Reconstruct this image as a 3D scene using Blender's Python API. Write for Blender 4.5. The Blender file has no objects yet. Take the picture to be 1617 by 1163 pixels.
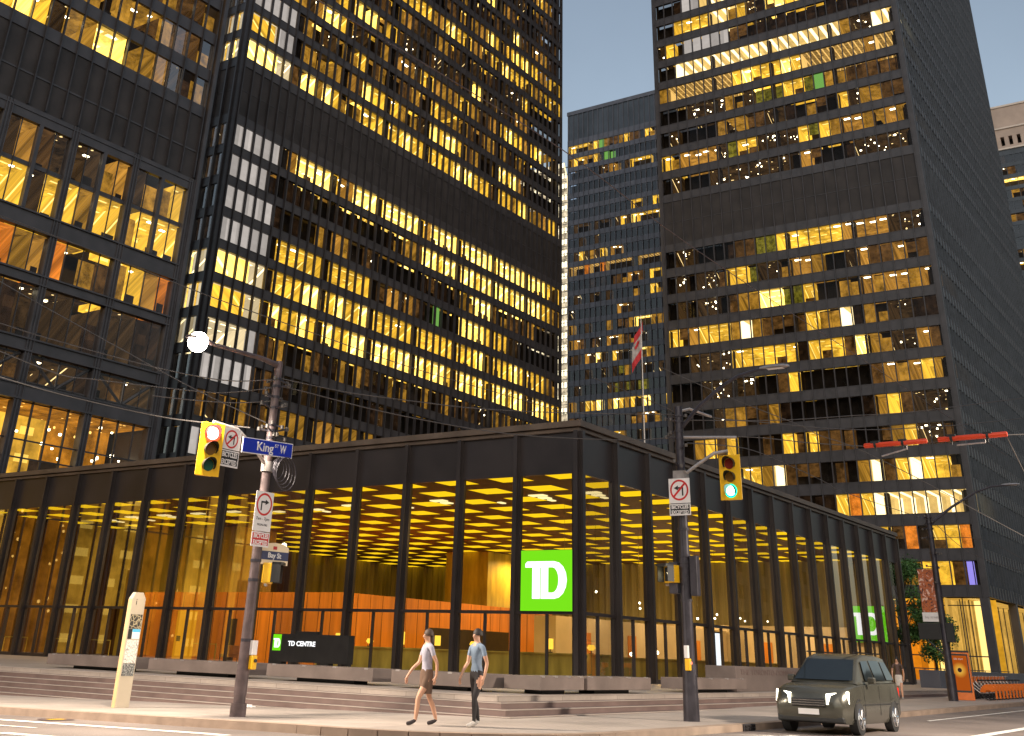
import bpy, bmesh, math, random
from mathutils import Vector, Matrix
random.seed(7)
sc = bpy.context.scene
COL = sc.collection
PI = math.pi
# ---------------------------------------------------------------- camera
CAM = Vector((-41.737, -23.993, 0.8836))
RW = ((0.5617641093443525, -0.8266438503963323, 0.0328790214950892),
      (-0.3849239787380186, -0.22599163549195367, 0.8948526757406305),
      (-0.7322940775706442, -0.5153520401527478, -0.44514902972528236))
cd = bpy.data.cameras.new('camera')
cam = bpy.data.objects.new('camera', cd); COL.objects.link(cam)
rot = Matrix(RW).transposed().to_4x4()
cam.matrix_world = Matrix.Translation(CAM) @ rot
cd.sensor_width = 36; cd.lens = 1721 / 1617 * 36
cd.shift_x = (808.5 - 770) / 1617; cd.shift_y = -(581.5 - 178.6) / 1617
cd.clip_start = 0.1; cd.clip_end = 5000
sc.camera = cam
sc.view_settings.view_transform = 'Standard'; sc.view_settings.look = 'None'
sc.view_settings.exposure = 0; sc.view_settings.gamma = 1
sc.cycles.use_denoising = True
sc.cycles.max_bounces = 6; sc.cycles.transparent_max_bounces = 16
sc.cycles.sample_clamp_indirect = 4

# ---------------------------------------------------------------- materials
def srgb(r, g, b):
    f = lambda c: (c/255/12.92) if c/255 <= .04045 else ((c/255+.055)/1.055)**2.4
    return (f(r), f(g), f(b), 1)
def new_mat(name):
    m = bpy.data.materials.new(name); m.use_nodes = True
    m.node_tree.nodes.clear(); return m, m.node_tree.nodes, m.node_tree.links
def N(ns, t, **k):
    n = ns.new(t)
    for a, v in k.items(): setattr(n, a, v)
    return n
def val(L, ns, x, node_in):
    if isinstance(x, (int, float)): node_in.default_value = x
    else: L.new(x, node_in)
def mth(ns, L, op, a, b=0.0, c=None):
    n = ns.new('ShaderNodeMath'); n.operation = op
    val(L, ns, a, n.inputs[0]); val(L, ns, b, n.inputs[1])
    if c is not None: val(L, ns, c, n.inputs[2])
    return n.outputs[0]
def pbr(name, col, rough=.6, metal=0., spec=.5, nscale=3., namt=.18, bump=0., stretch=None, col2=None, c2scale=.6, bscale=None):
    """principled surface with noise mottling and optional bump"""
    m, ns, L = new_mat(name)
    o = N(ns, 'ShaderNodeOutputMaterial'); p = N(ns, 'ShaderNodeBsdfPrincipled'); L.new(p.outputs[0], o.inputs[0])
    tc = N(ns, 'ShaderNodeTexCoord'); mp = N(ns, 'ShaderNodeMapping'); L.new(tc.outputs['Object'], mp.inputs[0])
    if stretch: mp.inputs['Scale'].default_value = stretch
    nz = N(ns, 'ShaderNodeTexNoise'); nz.inputs['Scale'].default_value = nscale; nz.inputs['Detail'].default_value = 6
    L.new(mp.outputs[0], nz.inputs[0])
    a = tuple(c*(1-namt) for c in col[:3])+(1,); b = tuple(min(1, c*(1+namt)) for c in col[:3])+(1,)
    if col2: b = col2
    r = N(ns, 'ShaderNodeValToRGB'); r.color_ramp.elements[0].position = .3; r.color_ramp.elements[1].position = .7
    r.color_ramp.elements[0].color = a; r.color_ramp.elements[1].color = b
    L.new(nz.outputs[0], r.inputs[0]); L.new(r.outputs[0], p.inputs['Base Color'])
    p.inputs['Roughness'].default_value = rough; p.inputs['Metallic'].default_value = metal
    p.inputs['Specular IOR Level'].default_value = spec
    rr = mth(ns, L, 'MULTIPLY_ADD', nz.outputs[0], .3*rough, rough*.85); L.new(rr, p.inputs['Roughness'])
    if bump:
        n2 = N(ns, 'ShaderNodeTexNoise'); n2.inputs['Scale'].default_value = bscale or nscale*6; n2.inputs['Detail'].default_value = 8
        L.new(mp.outputs[0], n2.inputs[0])
        bn = N(ns, 'ShaderNodeBump'); bn.inputs['Strength'].default_value = bump; bn.inputs['Distance'].default_value = .02
        L.new(n2.outputs[0], bn.inputs['Height']); L.new(bn.outputs[0], p.inputs['Normal'])
    return m
def emit(name, col, s=1., sample=False):
    m, ns, L = new_mat(name)
    o = N(ns, 'ShaderNodeOutputMaterial'); e = N(ns, 'ShaderNodeEmission')
    e.inputs[0].default_value = (*col[:3], 1); e.inputs[1].default_value = s; L.new(e.outputs[0], o.inputs[0])
    if not sample: m.cycles.emission_sampling = 'NONE'
    return m
def glass(name, refl=.06, tint=(1, 1, 1), rough=.02, fres=1.45, base=0.):
    """thin pane: see-through plus a fresnel reflection"""
    m, ns, L = new_mat(name)
    o = N(ns, 'ShaderNodeOutputMaterial'); mx = N(ns, 'ShaderNodeMixShader'); L.new(mx.outputs[0], o.inputs[0])
    t = N(ns, 'ShaderNodeBsdfTransparent'); t.inputs[0].default_value = (*tint, 1)
    g = N(ns, 'ShaderNodeBsdfGlossy'); g.inputs['Roughness'].default_value = rough
    f = N(ns, 'ShaderNodeFresnel'); f.inputs[0].default_value = fres
    v = mth(ns, L, 'MULTIPLY_ADD', f.outputs[0], refl, base)
    L.new(v, mx.inputs[0]); L.new(t.outputs[0], mx.inputs[1]); L.new(g.outputs[0], mx.inputs[2])
    return m
def room(name, base, strip=(1, .9, .6), ss=3., kind='strip', lo=.5, hi=1.15, per=1.524, wid=.18, dep=2.4, dw=.55, nsc=.8, grad=(1, 1)):
    """interior surface with its room light painted in as glow; UV = metres along the facade, metres into the room"""
    m, ns, L = new_mat(name); m.cycles.emission_sampling = 'NONE'
    o = N(ns, 'ShaderNodeOutputMaterial'); e = N(ns, 'ShaderNodeEmission'); L.new(e.outputs[0], o.inputs[0])
    uv = N(ns, 'ShaderNodeUVMap'); sp = N(ns, 'ShaderNodeSeparateXYZ'); L.new(uv.outputs[0], sp.inputs[0])
    nz = N(ns, 'ShaderNodeTexNoise'); nz.inputs['Scale'].default_value = nsc; nz.inputs['Detail'].default_value = 4
    nz.inputs['Roughness'].default_value = .7
    L.new(uv.outputs[0], nz.inputs[0])
    k = N(ns, 'ShaderNodeMapRange'); k.inputs[1].default_value = .35; k.inputs[2].default_value = .65
    k.inputs[3].default_value = lo; k.inputs[4].default_value = hi; L.new(nz.outputs[0], k.inputs[0])
    # per-module variation
    cell = mth(ns, L, 'FLOOR', mth(ns, L, 'DIVIDE', sp.outputs[0], 1.524))
    wn = N(ns, 'ShaderNodeTexWhiteNoise'); wn.noise_dimensions = '1D'; L.new(cell, wn.inputs['W'])
    kk = mth(ns, L, 'MULTIPLY', k.outputs[0], mth(ns, L, 'MULTIPLY_ADD', wn.outputs[0], .5, .72))
    gr = N(ns, 'ShaderNodeMapRange'); gr.inputs[1].default_value = .3; gr.inputs[2].default_value = 3.; gr.inputs[3].default_value = grad[0]; gr.inputs[4].default_value = grad[1]; L.new(sp.outputs[1], gr.inputs[0])  # painted glow changes with depth into the room
    kk = mth(ns, L, 'MULTIPLY', kk, gr.outputs[0])
    b = N(ns, 'ShaderNodeVectorMath', operation='SCALE'); b.inputs[0].default_value = base; L.new(kk, b.inputs['Scale'])
    if kind == 'dots':
        vo = N(ns, 'ShaderNodeTexVoronoi'); vo.inputs['Scale'].default_value = 1.5; L.new(uv.outputs[0], vo.inputs[0])
        d = mth(ns, L, 'LESS_THAN', vo.outputs['Distance'], .19)
        w2 = N(ns, 'ShaderNodeTexWhiteNoise'); w2.noise_dimensions = '3D'; L.new(vo.outputs['Position'], w2.inputs[0])
        d = mth(ns, L, 'MULTIPLY', d, mth(ns, L, 'GREATER_THAN', w2.outputs[0], .6))
    elif kind == 'perp':
        fu = mth(ns, L, 'FRACT', mth(ns, L, 'DIVIDE', sp.outputs[0], per))
        d = mth(ns, L, 'LESS_THAN', mth(ns, L, 'ABSOLUTE', mth(ns, L, 'SUBTRACT', fu, .5)), wid)
    else:
        fu = mth(ns, L, 'FRACT', mth(ns, L, 'DIVIDE', sp.outputs[0], per))
        fv = mth(ns, L, 'FRACT', mth(ns, L, 'DIVIDE', sp.outputs[1], dep))
        d1 = mth(ns, L, 'LESS_THAN', mth(ns, L, 'ABSOLUTE', mth(ns, L, 'SUBTRACT', fu, .5)), dw*.5)
        d2 = mth(ns, L, 'LESS_THAN', mth(ns, L, 'ABSOLUTE', mth(ns, L, 'SUBTRACT', fv, .5)), wid*.5)
        d = mth(ns, L, 'MULTIPLY', d1, d2)
    s = N(ns, 'ShaderNodeVectorMath', operation='SCALE'); s.inputs[0].default_value = strip
    L.new(mth(ns, L, 'MULTIPLY', d, ss), s.inputs['Scale'])
    ad = N(ns, 'ShaderNodeVectorMath', operation='ADD'); L.new(b.outputs[0], ad.inputs[0]); L.new(s.outputs[0], ad.inputs[1])
    L.new(ad.outputs[0], e.inputs[0])
    return m

M = {}
M['steel'] = pbr('painted_black_steel', (.044, .040, .045, 1), .45, 0, .5, .8, .25)
M['steel_mull'] = pbr('painted_black_mullion', (.026, .023, .026, 1), .4, 0, .5, 1.2, .25)
M['steel_blue'] = pbr('blue_grey_steel', (.045, .055, .072, 1), .4, 0, .6, .9, .25)  # bluer steel for flank and far-right mullions
M['panel'] = pbr('dark_louvre_panel', (.036, .031, .031, 1), .6, 0, .3, .5, .3)
M['t3steel'] = pbr('grey_blue_metal', (.085, .09, .115, 1), .45, 0, .5, .5, .25)
M['t3dark'] = pbr('blue_black_louvre', (.035, .045, .06, 1), .4, 0, .6, .2, .4)
M['void'] = pbr('unlit_interior', (.03, .025, .024, 1), .9, 0, .1, .7, .5)
M['glass'] = glass('office_glass', .28, (.97, .95, .92))
M['glass_d'] = glass('dark_office_glass', .3, (.6, .58, .55))
M['glass_t3'] = glass('blue_reflecting_glass', .3, (.6, .62, .7), .02, 1.45, .07)
M['glass_p'] = glass('pavilion_glass', .38, (.9, .88, .85))
M['w'] = room('painted_sky_reflection', (.50, .46, .435), (.5, .5, .5), .05, lo=.92, hi=1.06)  # glowing panes stand in for sky reflected in the glass
M['mirror'] = glass('sky_reflecting_glass', 0., (.2, .2, .2), .03, 1.4, .93)
Y_ = (1., .62, .055); A_ = (.56, .27, .035)
M['l'] = room('lit_office_yellow', (1.1, .61, .05), (1, .8, .3), 1.0, lo=.5, hi=1.3, wid=.1, grad=(.65, 1.15))
M['b'] = room('lit_office_bright', (1.5, .95, .17), (1, .85, .45), 1.6, lo=.6, hi=1.5, grad=(.45, 1.9), dw=.75, wid=.2, nsc=.6)
M['L'] = room('lit_office_cream', (1.0, .66, .2), (1, .92, .62), 1.4, 'perp', lo=.8, hi=1.15, wid=.17)
M['h'] = room('lit_office_amber_spots', (.42, .20, .03), (1, .85, .5), 0, lo=.4, hi=1.5, grad=(.8, 1.1))
M['s'] = room('dark_office_sparkle', (.05, .027, .01), (1, .72, .3), 1.8, 'dots', lo=.2, hi=1.6)  # dots paint light glints into dark panes
M['t'] = room('lit_office_textured', (.42, .24, .06), (.8, .5, .15), .9, 'perp', lo=.25, hi=1.3, per=.76, wid=.12, nsc=2.2)
M['m'] = room('amber_office', (.36, .18, .022), (1, .6, .15), 0, lo=.35, hi=1.5)
M['d'] = room('dim_brown_office', (.09, .043, .012), (.5, .3, .08), 0, lo=.3, hi=1.8)
M['x'] = room('very_dim_office', (.028, .015, .008), (.1, .05, .02), .2, lo=.3, hi=1.6)
M['g'] = room('olive_office', (.14, .12, .012), (.9, .6, .05), 0, lo=.3, hi=1.8, nsc=1.6)
M['o'] = room('orange_office', (.7, .2, .02), (1, .5, .1), 0, lo=.4, hi=1.5)
M['G'] = emit('green_screen', (.25, .6, .12), .7)
M['B'] = emit('blue_screen', (.35, .3, .95), 1.)
M['W'] = room('sky_reflection_and_room_glow', (.9, .72, .42), (1, .8, .4), 3, lo=.8, hi=1.1, wid=.12)  # reflected sky and room light painted together as a warm glow
HOT = {'fixture': emit('hot_lamp_and_sparkle', (1., .88, .6), 9.)}

# ---------------------------------------------------------------- mesh helpers
class MB:
    def __init__(s): s.v = []; s.f = []; s.m = []; s.uv = []
    def quad(s, a, b, c, d, mi=0, uv=None):
        n = len(s.v); s.v += [tuple(a), tuple(b), tuple(c), tuple(d)]; s.f.append((n, n+1, n+2, n+3)); s.m.append(mi)
        s.uv.append(uv or [(0, 0), (1, 0), (1, 1), (0, 1)])
    def poly(s, pts, mi=0):
        n = len(s.v); s.v += [tuple(p) for p in pts]; s.f.append(tuple(range(n, n+len(pts)))); s.m.append(mi); s.uv.append([(p[0], p[1]) for p in pts])
    def hexa(s, P, mi=0):
        """P: 8 corners, bottom ccw 0-3 then top 4-7"""
        for q in ((3, 2, 1, 0), (4, 5, 6, 7), (0, 1, 5, 4), (1, 2, 6, 5), (2, 3, 7, 6), (3, 0, 4, 7)):
            s.quad(*[P[i] for i in q], mi)
    def box(s, x0, x1, y0, y1, z0, z1, mi=0):
        s.hexa([(x0, y0, z0), (x1, y0, z0), (x1, y1, z0), (x0, y1, z0), (x0, y0, z1), (x1, y0, z1), (x1, y1, z1), (x0, y1, z1)], mi)
    def fbox(s, F, u0, u1, z0, z1, d0, d1, mi=0):
        """box in a facade frame F(u, z, d)"""
        s.hexa([F(u0, z0, d0), F(u1, z0, d0), F(u1, z0, d1), F(u0, z0, d1), F(u0, z1, d0), F(u1, z1, d0), F(u1, z1, d1), F(u0, z1, d1)], mi)
    def tube(s, pts, r, n=8, mi=0, cap=True):
        pts = [Vector(p) for p in pts]; rs = r if isinstance(r, (list, tuple)) else [r]*len(pts)
        rings = []; up = None
        for i, p in enumerate(pts):
            t = (pts[min(i+1, len(pts)-1)]-pts[max(i-1, 0)]).normalized()
            if up is None:
                up = Vector((0, 0, 1)) if abs(t.z) < .9 else Vector((1, 0, 0))
            a = t.cross(up).normalized(); b = a.cross(t).normalized(); up = b
            base = len(s.v); rings.append(base)
            for k in range(n):
                q = p+a*math.cos(2*PI*k/n)*rs[i]+b*math.sin(2*PI*k/n)*rs[i]; s.v.append(tuple(q))
        for i in range(len(rings)-1):
            for k in range(n):
                s.f.append((rings[i]+k, rings[i]+(k+1) % n, rings[i+1]+(k+1) % n, rings[i+1]+k)); s.m.append(mi); s.uv.append([(0, 0)]*4)
        if cap:
            s.f.append(tuple(rings[0]+k for k in range(n))); s.m.append(mi); s.uv.append([(0, 0)]*n)
            s.f.append(tuple(rings[-1]+k for k in reversed(range(n)))); s.m.append(mi); s.uv.append([(0, 0)]*n)
    def build(s, name, mats, parent=None, smooth=False, bevel=0.):
        me = bpy.data.meshes.new(name); me.from_pydata(s.v, [], s.f)
        if not isinstance(mats, (list, tuple)): mats = [mats]
        for m in mats: me.materials.append(m)
        me.polygons.foreach_set('material_index', s.m)
        ul = me.uv_layers.new(name='UVMap'); flat = [c for q in s.uv for p in q for c in p[:2]]
        ul.data.foreach_set('uv', flat)
        bm = bmesh.new(); bm.from_mesh(me)
        if smooth or bevel: bmesh.ops.remove_doubles(bm, verts=bm.verts, dist=1e-5)
        bmesh.ops.recalc_face_normals(bm, faces=bm.faces); bm.to_mesh(me); bm.free()
        if smooth:
            me.polygons.foreach_set('use_smooth', [True]*len(me.polygons))
        o = bpy.data.objects.new(name, me); COL.objects.link(o)
        if parent: o.parent = parent
        if bevel:
            b = o.modifiers.new('bevel', 'BEVEL'); b.width = bevel; b.segments = 2; b.limit_method = 'ANGLE'
        if smooth:
            e = o.modifiers.new('es', 'EDGE_SPLIT'); e.split_angle = math.radians(40)
        return o
def rel(o, root):
    """re-express a world-built mesh relative to a root placed at root.location"""
    o.data.transform(Matrix.Translation(-root.location)); return o
def thing(name, label, cat, loc=(0, 0, 0), group=None, kind=None):
    o = bpy.data.objects.new(name, None); COL.objects.link(o); o.location = loc; o.empty_display_size = .2
    o['label'] = label; o['category'] = cat
    if group: o['group'] = group
    if kind: o['kind'] = kind
    return o
def part(mb, name, mats, root, **k):
    o = mb.build(name, mats, root, **k)
    return rel(o, root) if root.location.length > 0 else o
def single(mb, name, mats, label, cat, group=None, kind=None, **k):
    o = mb.build(name, mats, None, **k); o['label'] = label; o['category'] = cat
    if group: o['group'] = group
    if kind: o['kind'] = kind
    return o
def struct(mb, name, mats, **k):
    o = mb.build(name, mats, None, **k); o['kind'] = 'structure'; return o
def text_mesh(name, s, size, mat, origin, U, V, Nn, parent=None, width=None, align='CENTER', depth=.004, bold=0.):
    """raised lettering; origin = centre, U = reading direction, V = up, Nn = outward"""
    cu = bpy.data.curves.new(name, 'FONT'); cu.body = s; cu.size = size; cu.extrude = depth; cu.offset = bold
    cu.align_x = align; cu.align_y = 'CENTER'; cu.resolution_u = 3
    to = bpy.data.objects.new(name, cu); COL.objects.link(to)
    bpy.context.view_layer.update()
    me = bpy.data.meshes.new_from_object(to.evaluated_get(bpy.context.evaluated_depsgraph_get()))
    COL.objects.unlink(to); bpy.data.objects.remove(to)
    xs = [v.co.x for v in me.vertices]; w = max(xs)-min(xs); k = (width/w) if width else 1
    U, V, Nn, O = Vector(U), Vector(V), Vector(Nn), Vector(origin)
    for v in me.vertices:
        c = v.co; v.co = O+U*c.x*k+V*c.y+Nn*(c.z+depth)
    me.materials.clear(); me.materials.append(mat)
    o = bpy.data.objects.new(name, me); COL.objects.link(o)
    if parent:
        o.parent = parent
        if parent.type == 'EMPTY' and parent.location.length > 0 and parent.parent is None: rel(o, parent)
    return o
def gz(X, Y):
    """height of the pavement: falls away towards +Y, rises slowly towards +X"""
    return -.40-.0175*max(0., min(Y+8, 48))+.0045*max(0., min(X+10, 60))
Z = Vector((0, 0, 1))
def frame(origin, U, Nn):
    O, U, Nn = Vector(origin), Vector(U), Vector(Nn)
    return lambda u, z, d: O+U*u+Z*z+Nn*d
# ---------------------------------------------------------------- office towers
CAMF = Vector((RW[0][0], RW[0][1], RW[0][2]))
def pix(p):
    q = Vector(p)-CAM
    c = [sum(RW[i][j]*q[j] for j in range(3)) for i in range(3)]
    if c[2] > -.1: return None
    return (770+1721*c[0]/-c[2], 178.6-1721*c[1]/-c[2])
def pane_area(pts):
    pp = [pix(p) for p in pts]
    if any(p is None for p in pp): return 0
    cx = sum(p[0] for p in pp)/4; cy = sum(p[1] for p in pp)/4
    if not (0 < cx < 1617 and 0 < cy < 1163): return 0
    return abs(sum(pp[i][0]*pp[(i+1) % 4][1]-pp[(i+1) % 4][0]*pp[i][1] for i in range(4)))/2
ROOMC = 'lbLhstW'
def facade(root, F, nmod, mw, floors, zmech, ztop, zbot, wh, mats, panes, corner=.5, fin=(.11, .2), colw=.9, coln=6, seed=1, depth=6., occl=None, fine=True):
    """floors: list of (z_bottom, code string).  F(u, z, d): u along, d outward. panes collects window quads"""
    rnd = random.Random(seed)
    W = nmod*mw
    steel, mull, panel = mats
    fr = MB()
    # corner piers
    fr.fbox(F, -corner, -.02, zbot, ztop, -.35, .0); fr.fbox(F, W+.02, W+corner, zbot, ztop, -.35, .0)
    zs = sorted(floors, key=lambda a: a[0])
    # spandrel plates between window bands
    edges = [zbot]+[e for z, c in zs for e in (z, z+wh)]+[ztop]
    for i in range(0, len(edges), 2):
        a, b = edges[i], edges[i+1]
        if b-a < .05: continue
        if b-a > 4:     # louvred plant floors: spandrel plates at the foot and head, recessed panels between
            fr.fbox(F, 0, W, a, a+1.15, -.4, -.002); fr.fbox(F, 0, W, b-1.25, b, -.4, -.002)
            fr.fbox(F, 0, W, a+1.15, b-1.25, -.4, -.10, 1)
            fr.fbox(F, 0, W, (a+b)/2-.04, (a+b)/2+.04, -.1, -.06, 0)
        else:
            fr.fbox(F, 0, W, a, b, -.4, -.002)
            if fine: fr.fbox(F, 0, W, b-.10, b-.03, -.002, .035); fr.fbox(F, 0, W, a+.03, a+.08, -.002, .03)
    part(fr, 'spandrel_wall', [steel, panel], root)
    mu = MB()
    for i in range(nmod+1):
        u = i*mw
        mu.fbox(F, u-fin[0]/2, u+fin[0]/2, zbot+.01, ztop-.01, fin[1]*.8, fin[1])      # outer flange
        mu.fbox(F, u-fin[0]*.18, u+fin[0]*.18, zbot+.01, ztop-.01, -.1, fin[1]*.8)   # web
        if fine: mu.fbox(F, u-fin[0]*.45, u+fin[0]*.45, zbot+.02, ztop-.02, -.14, .012)
    part(mu, 'mullions', mull, root)
    # building columns just inside the glass
    cl = MB()
    for i in range(0, nmod+1, coln):
        u = i*mw
        cl.fbox(F, max(0, u-colw*.8), min(W, u+colw*.2), zbot, ztop-.5, -1.2, -.45)
    part(cl, 'columns', [M['void']], root)
    # interiors
    it = MB(); keys = []; hot = MB()
    def mi(k):
        if k not in keys: keys.append(k)
        return keys.index(k)
    vd = mi('void'); M['void'] = M['void']
    for z, code in zs:
        n = min(nmod, len(code))
        for i in range(nmod):
            c = code[i] if i < n else '.'
            u0, u1 = i*mw, (i+1)*mw
            q = [F(u0+.06, z, -.12), F(u1-.06, z, -.12), F(u1-.06, z+wh, -.12), F(u0+.06, z+wh, -.12)]
            panes.append((pane_area(q), q, ('glass_t3' if not fine else 'glass_d') if c in '.x' else 'glass', root))
            off = seed*37.7+z*3.1
            if c == '.':
                it.quad(F(u0, z-.2, -1.4), F(u1, z-.2, -1.4), F(u1, z+wh+.2, -1.4), F(u0, z+wh+.2, -1.4), vd)
                continue
            k = mi(c)
            if c in ROOMC or (c in 'mo' and rnd.random() < .4):
                D = depth
                zc = z+wh-.02
                it.quad(F(u0, zc, -.3), F(u1, zc, -.3), F(u1, zc, -D), F(u0, zc, -D), k, [(u0+off, .3), (u1+off, .3), (u1+off, D), (u0+off, D)])
                it.quad(F(u0, z-.3, -D), F(u1, z-.3, -D), F(u1, zc, -D), F(u0, zc, -D), k, [(u0+off, 20), (u1+off, 20), (u1+off, 20+wh), (u0+off, 20+wh)])
                for uu, nb in ((u0, i-1), (u1, i+1)):
                    o = code[nb] if 0 <= nb < n else '#'
                    if o != c:
                        e = .01 if uu == u0 else -.01
                        it.quad(F(uu+e, z, -.3), F(uu+e, z, -D), F(uu+e, zc, -D), F(uu+e, zc, -.3), k, [(uu+off, 30), (uu+off+.4, 34), (uu+off+.4, 34+wh), (uu+off, 30+wh)])
                if c in 'lb' and rnd.random() < .10:   # a blind half down or a plant on the sill
                    h = wh*rnd.uniform(.15, .45)
                    it.quad(F(u0+.1, z, -.5), F(u1-.1, z, -.5), F(u1-.1, z+h, -.5), F(u0+.1, z+h, -.5), mi('d'), [(u0+off, 50), (u1+off, 50), (u1+off, 50+h), (u0+off, 50+h)])
                if c == 'h' or (c in 'b' and rnd.random() < .35) or (c in 'l' and rnd.random() < .16) or (c == 's' and rnd.random() < .3):
                    ww = .8 if c != 's' else .3
                    uc = (u0+u1)/2+rnd.uniform(-.2, .2); dd = rnd.uniform(.7, 1.9)
                    hot.fbox(F, uc-ww/2, uc+ww/2, zc-.12, zc-.03, -dd-.28, -dd)
                if c == 's' and fine:  # glowing specks added to imitate sparkle on the glass
                    for q_ in range(rnd.choice((0, 1, 2, 3, 5))):
                        a_, b_, e_ = rnd.uniform(u0+.1, u1-.1), zc-rnd.uniform(.05, 1.9), -rnd.uniform(.5, 2.5); r_ = rnd.uniform(.04, .1)
                        hot.fbox(F, a_-r_, a_+r_, b_-r_, b_+r_, e_-r_, e_)
            else:
                h0 = 0.; h1 = wh
                r = rnd.random()
                if c == 'w': pass
                elif c == 'm' and r < .3: h1 = wh*rnd.uniform(.55, .9)
                elif c in 'dg' and r < .35: h0 = wh*rnd.uniform(.1, .5)
                dd = .3 if c == 'w' else rnd.choice((.35, .5, 1.2))
                uo = off+(i//2)*5.3
                it.quad(F(u0+.02, z+h0-.02, -dd), F(u1-.02, z+h0-.02, -dd), F(u1-.02, z+h1, -dd), F(u0+.02, z+h1, -dd), k, [(u0+uo, 60), (u1+uo, 60), (u1+uo, 60+h1), (u0+uo, 60+h1)])
                it.quad(F(u0, z-.2, -1.4), F(u1, z-.2, -1.4), F(u1, z+wh+.2, -1.4), F(u0, z+wh+.2, -1.4), vd)
    part(it, 'office_interior', [M['void'] if k == 'void' else M[k] for k in keys], root)
    if hot.v: part(hot, 'lamps_and_sparkles', HOT['fixture'], root)
def hang_panes(panes, root, label=None):
    panes = sorted([p for p in panes], key=lambda p: -p[0])
    for a, q, mk, r in panes[:100]:
        m = MB(); m.quad(*q); part(m, 'window', M[mk], root)
    rest = MB(); ks = ['glass', 'glass_d', 'glass_t3']
    for a, q, mk, r in panes[100:]: rest.quad(*q, ks.index(mk))
    if rest.v:
        o = part(rest, 'windows', [M[k] for k in ks], root); o['kind'] = 'stuff'
def solid(root, x0, x1, y0, y1, z0, z1, mat, name='core'):
    m = MB(); m.box(x0, x1, y0, y1, z0, z1); return part(m, name, mat, root)

# --- the tower behind the pavilion, its long face to the right-hand street
t2 = thing('office_tower', 'tallest-looking black tower at upper left of centre, with pale sky-lit panes at its left corner', 'office tower', (70, 80, 0), 'dark steel towers')
X0, Y2 = 34.0, 64.6
MAP2 = {
 11: '......|......|......|......|......|......|......|hlhmxd', 10: '......|......|......|......|......|......|...s..|xdddxx',
 9: '......|......|......|......|......|...b..|hddxx.|xdmxxd', 8: '......|......|......|......|....mx|xxxxdx|ssbddx|hhmdxx',
 7: '......|......|......|......|.dddmd|mhmblm|mlblbm|lmhmll', 6: '......|......|......|lllllm|hlblll|mhddll|blllll|mm..ll',
 5: '......|......|..xdd.|mhdsds|mmddsx|dsddxx|ssssl.|......', 4: '......|..smll|bdbm.l|dss.xd|s.sddd|dbdxsm|sxdhh.|......',
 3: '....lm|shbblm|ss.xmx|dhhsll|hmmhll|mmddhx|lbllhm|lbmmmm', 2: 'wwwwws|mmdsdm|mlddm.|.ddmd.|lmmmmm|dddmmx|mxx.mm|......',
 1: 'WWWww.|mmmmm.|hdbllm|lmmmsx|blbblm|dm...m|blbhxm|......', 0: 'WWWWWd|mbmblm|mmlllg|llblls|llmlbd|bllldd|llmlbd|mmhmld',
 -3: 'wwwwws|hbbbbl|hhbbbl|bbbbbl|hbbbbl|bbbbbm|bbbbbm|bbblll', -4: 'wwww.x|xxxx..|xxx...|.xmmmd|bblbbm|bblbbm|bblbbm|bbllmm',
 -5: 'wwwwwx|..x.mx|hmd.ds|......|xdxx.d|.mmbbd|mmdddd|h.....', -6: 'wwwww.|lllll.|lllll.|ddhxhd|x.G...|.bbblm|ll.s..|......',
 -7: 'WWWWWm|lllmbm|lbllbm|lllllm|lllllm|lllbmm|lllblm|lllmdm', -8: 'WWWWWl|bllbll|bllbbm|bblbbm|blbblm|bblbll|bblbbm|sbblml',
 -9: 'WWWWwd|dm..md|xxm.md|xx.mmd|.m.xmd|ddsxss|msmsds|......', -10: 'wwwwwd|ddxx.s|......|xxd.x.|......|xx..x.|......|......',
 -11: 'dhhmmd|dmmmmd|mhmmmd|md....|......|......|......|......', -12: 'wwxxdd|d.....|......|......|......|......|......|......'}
P2 = []
fl2 = []
for k in range(-13, 20):
    if k in (-1, -2): continue
    fl2.append((63.36+3.78*k, MAP2.get(k, '').replace('|', '') or '.'))
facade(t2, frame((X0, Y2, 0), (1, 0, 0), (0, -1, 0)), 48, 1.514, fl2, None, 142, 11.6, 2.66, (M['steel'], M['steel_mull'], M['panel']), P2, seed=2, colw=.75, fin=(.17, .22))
ML2 = {2: 'ss', 1: 'lh', 0: 'bl', -3: 'ss', -4: 'xs', -5: '..', -6: 'xx', -7: 'bb', -8: 'lb', -11: 'sd'}
fll = [(63.36+3.78*k, ML2.get(k, '..')+'....') for k in range(-13, 20) if k not in (-1, -2)]
facade(t2, frame((X0-.5, Y2+.5, 0), (0, 1, 0), (-1, 0, 0)), 8, 1.514, fll, None, 142, 11.6, 2.66, (M['steel_mull'], M['steel_mull'], M['panel']), P2, seed=5, colw=.5, fin=(.19, .3))
m = MB(); m.box(X0-.53, X0-.01, Y2-.03, Y2+.5, 11.6, 142); part(m, 'corner_pier', M['steel_mull'], t2)
hang_panes(P2, t2)
c = MB(); c.box(36, 105, 74, 100, 0, 141.5); c.box(33.6, 107, 64.8, 110, 141.5, 142.2); part(c, 'core', M['void'], t2)

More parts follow.
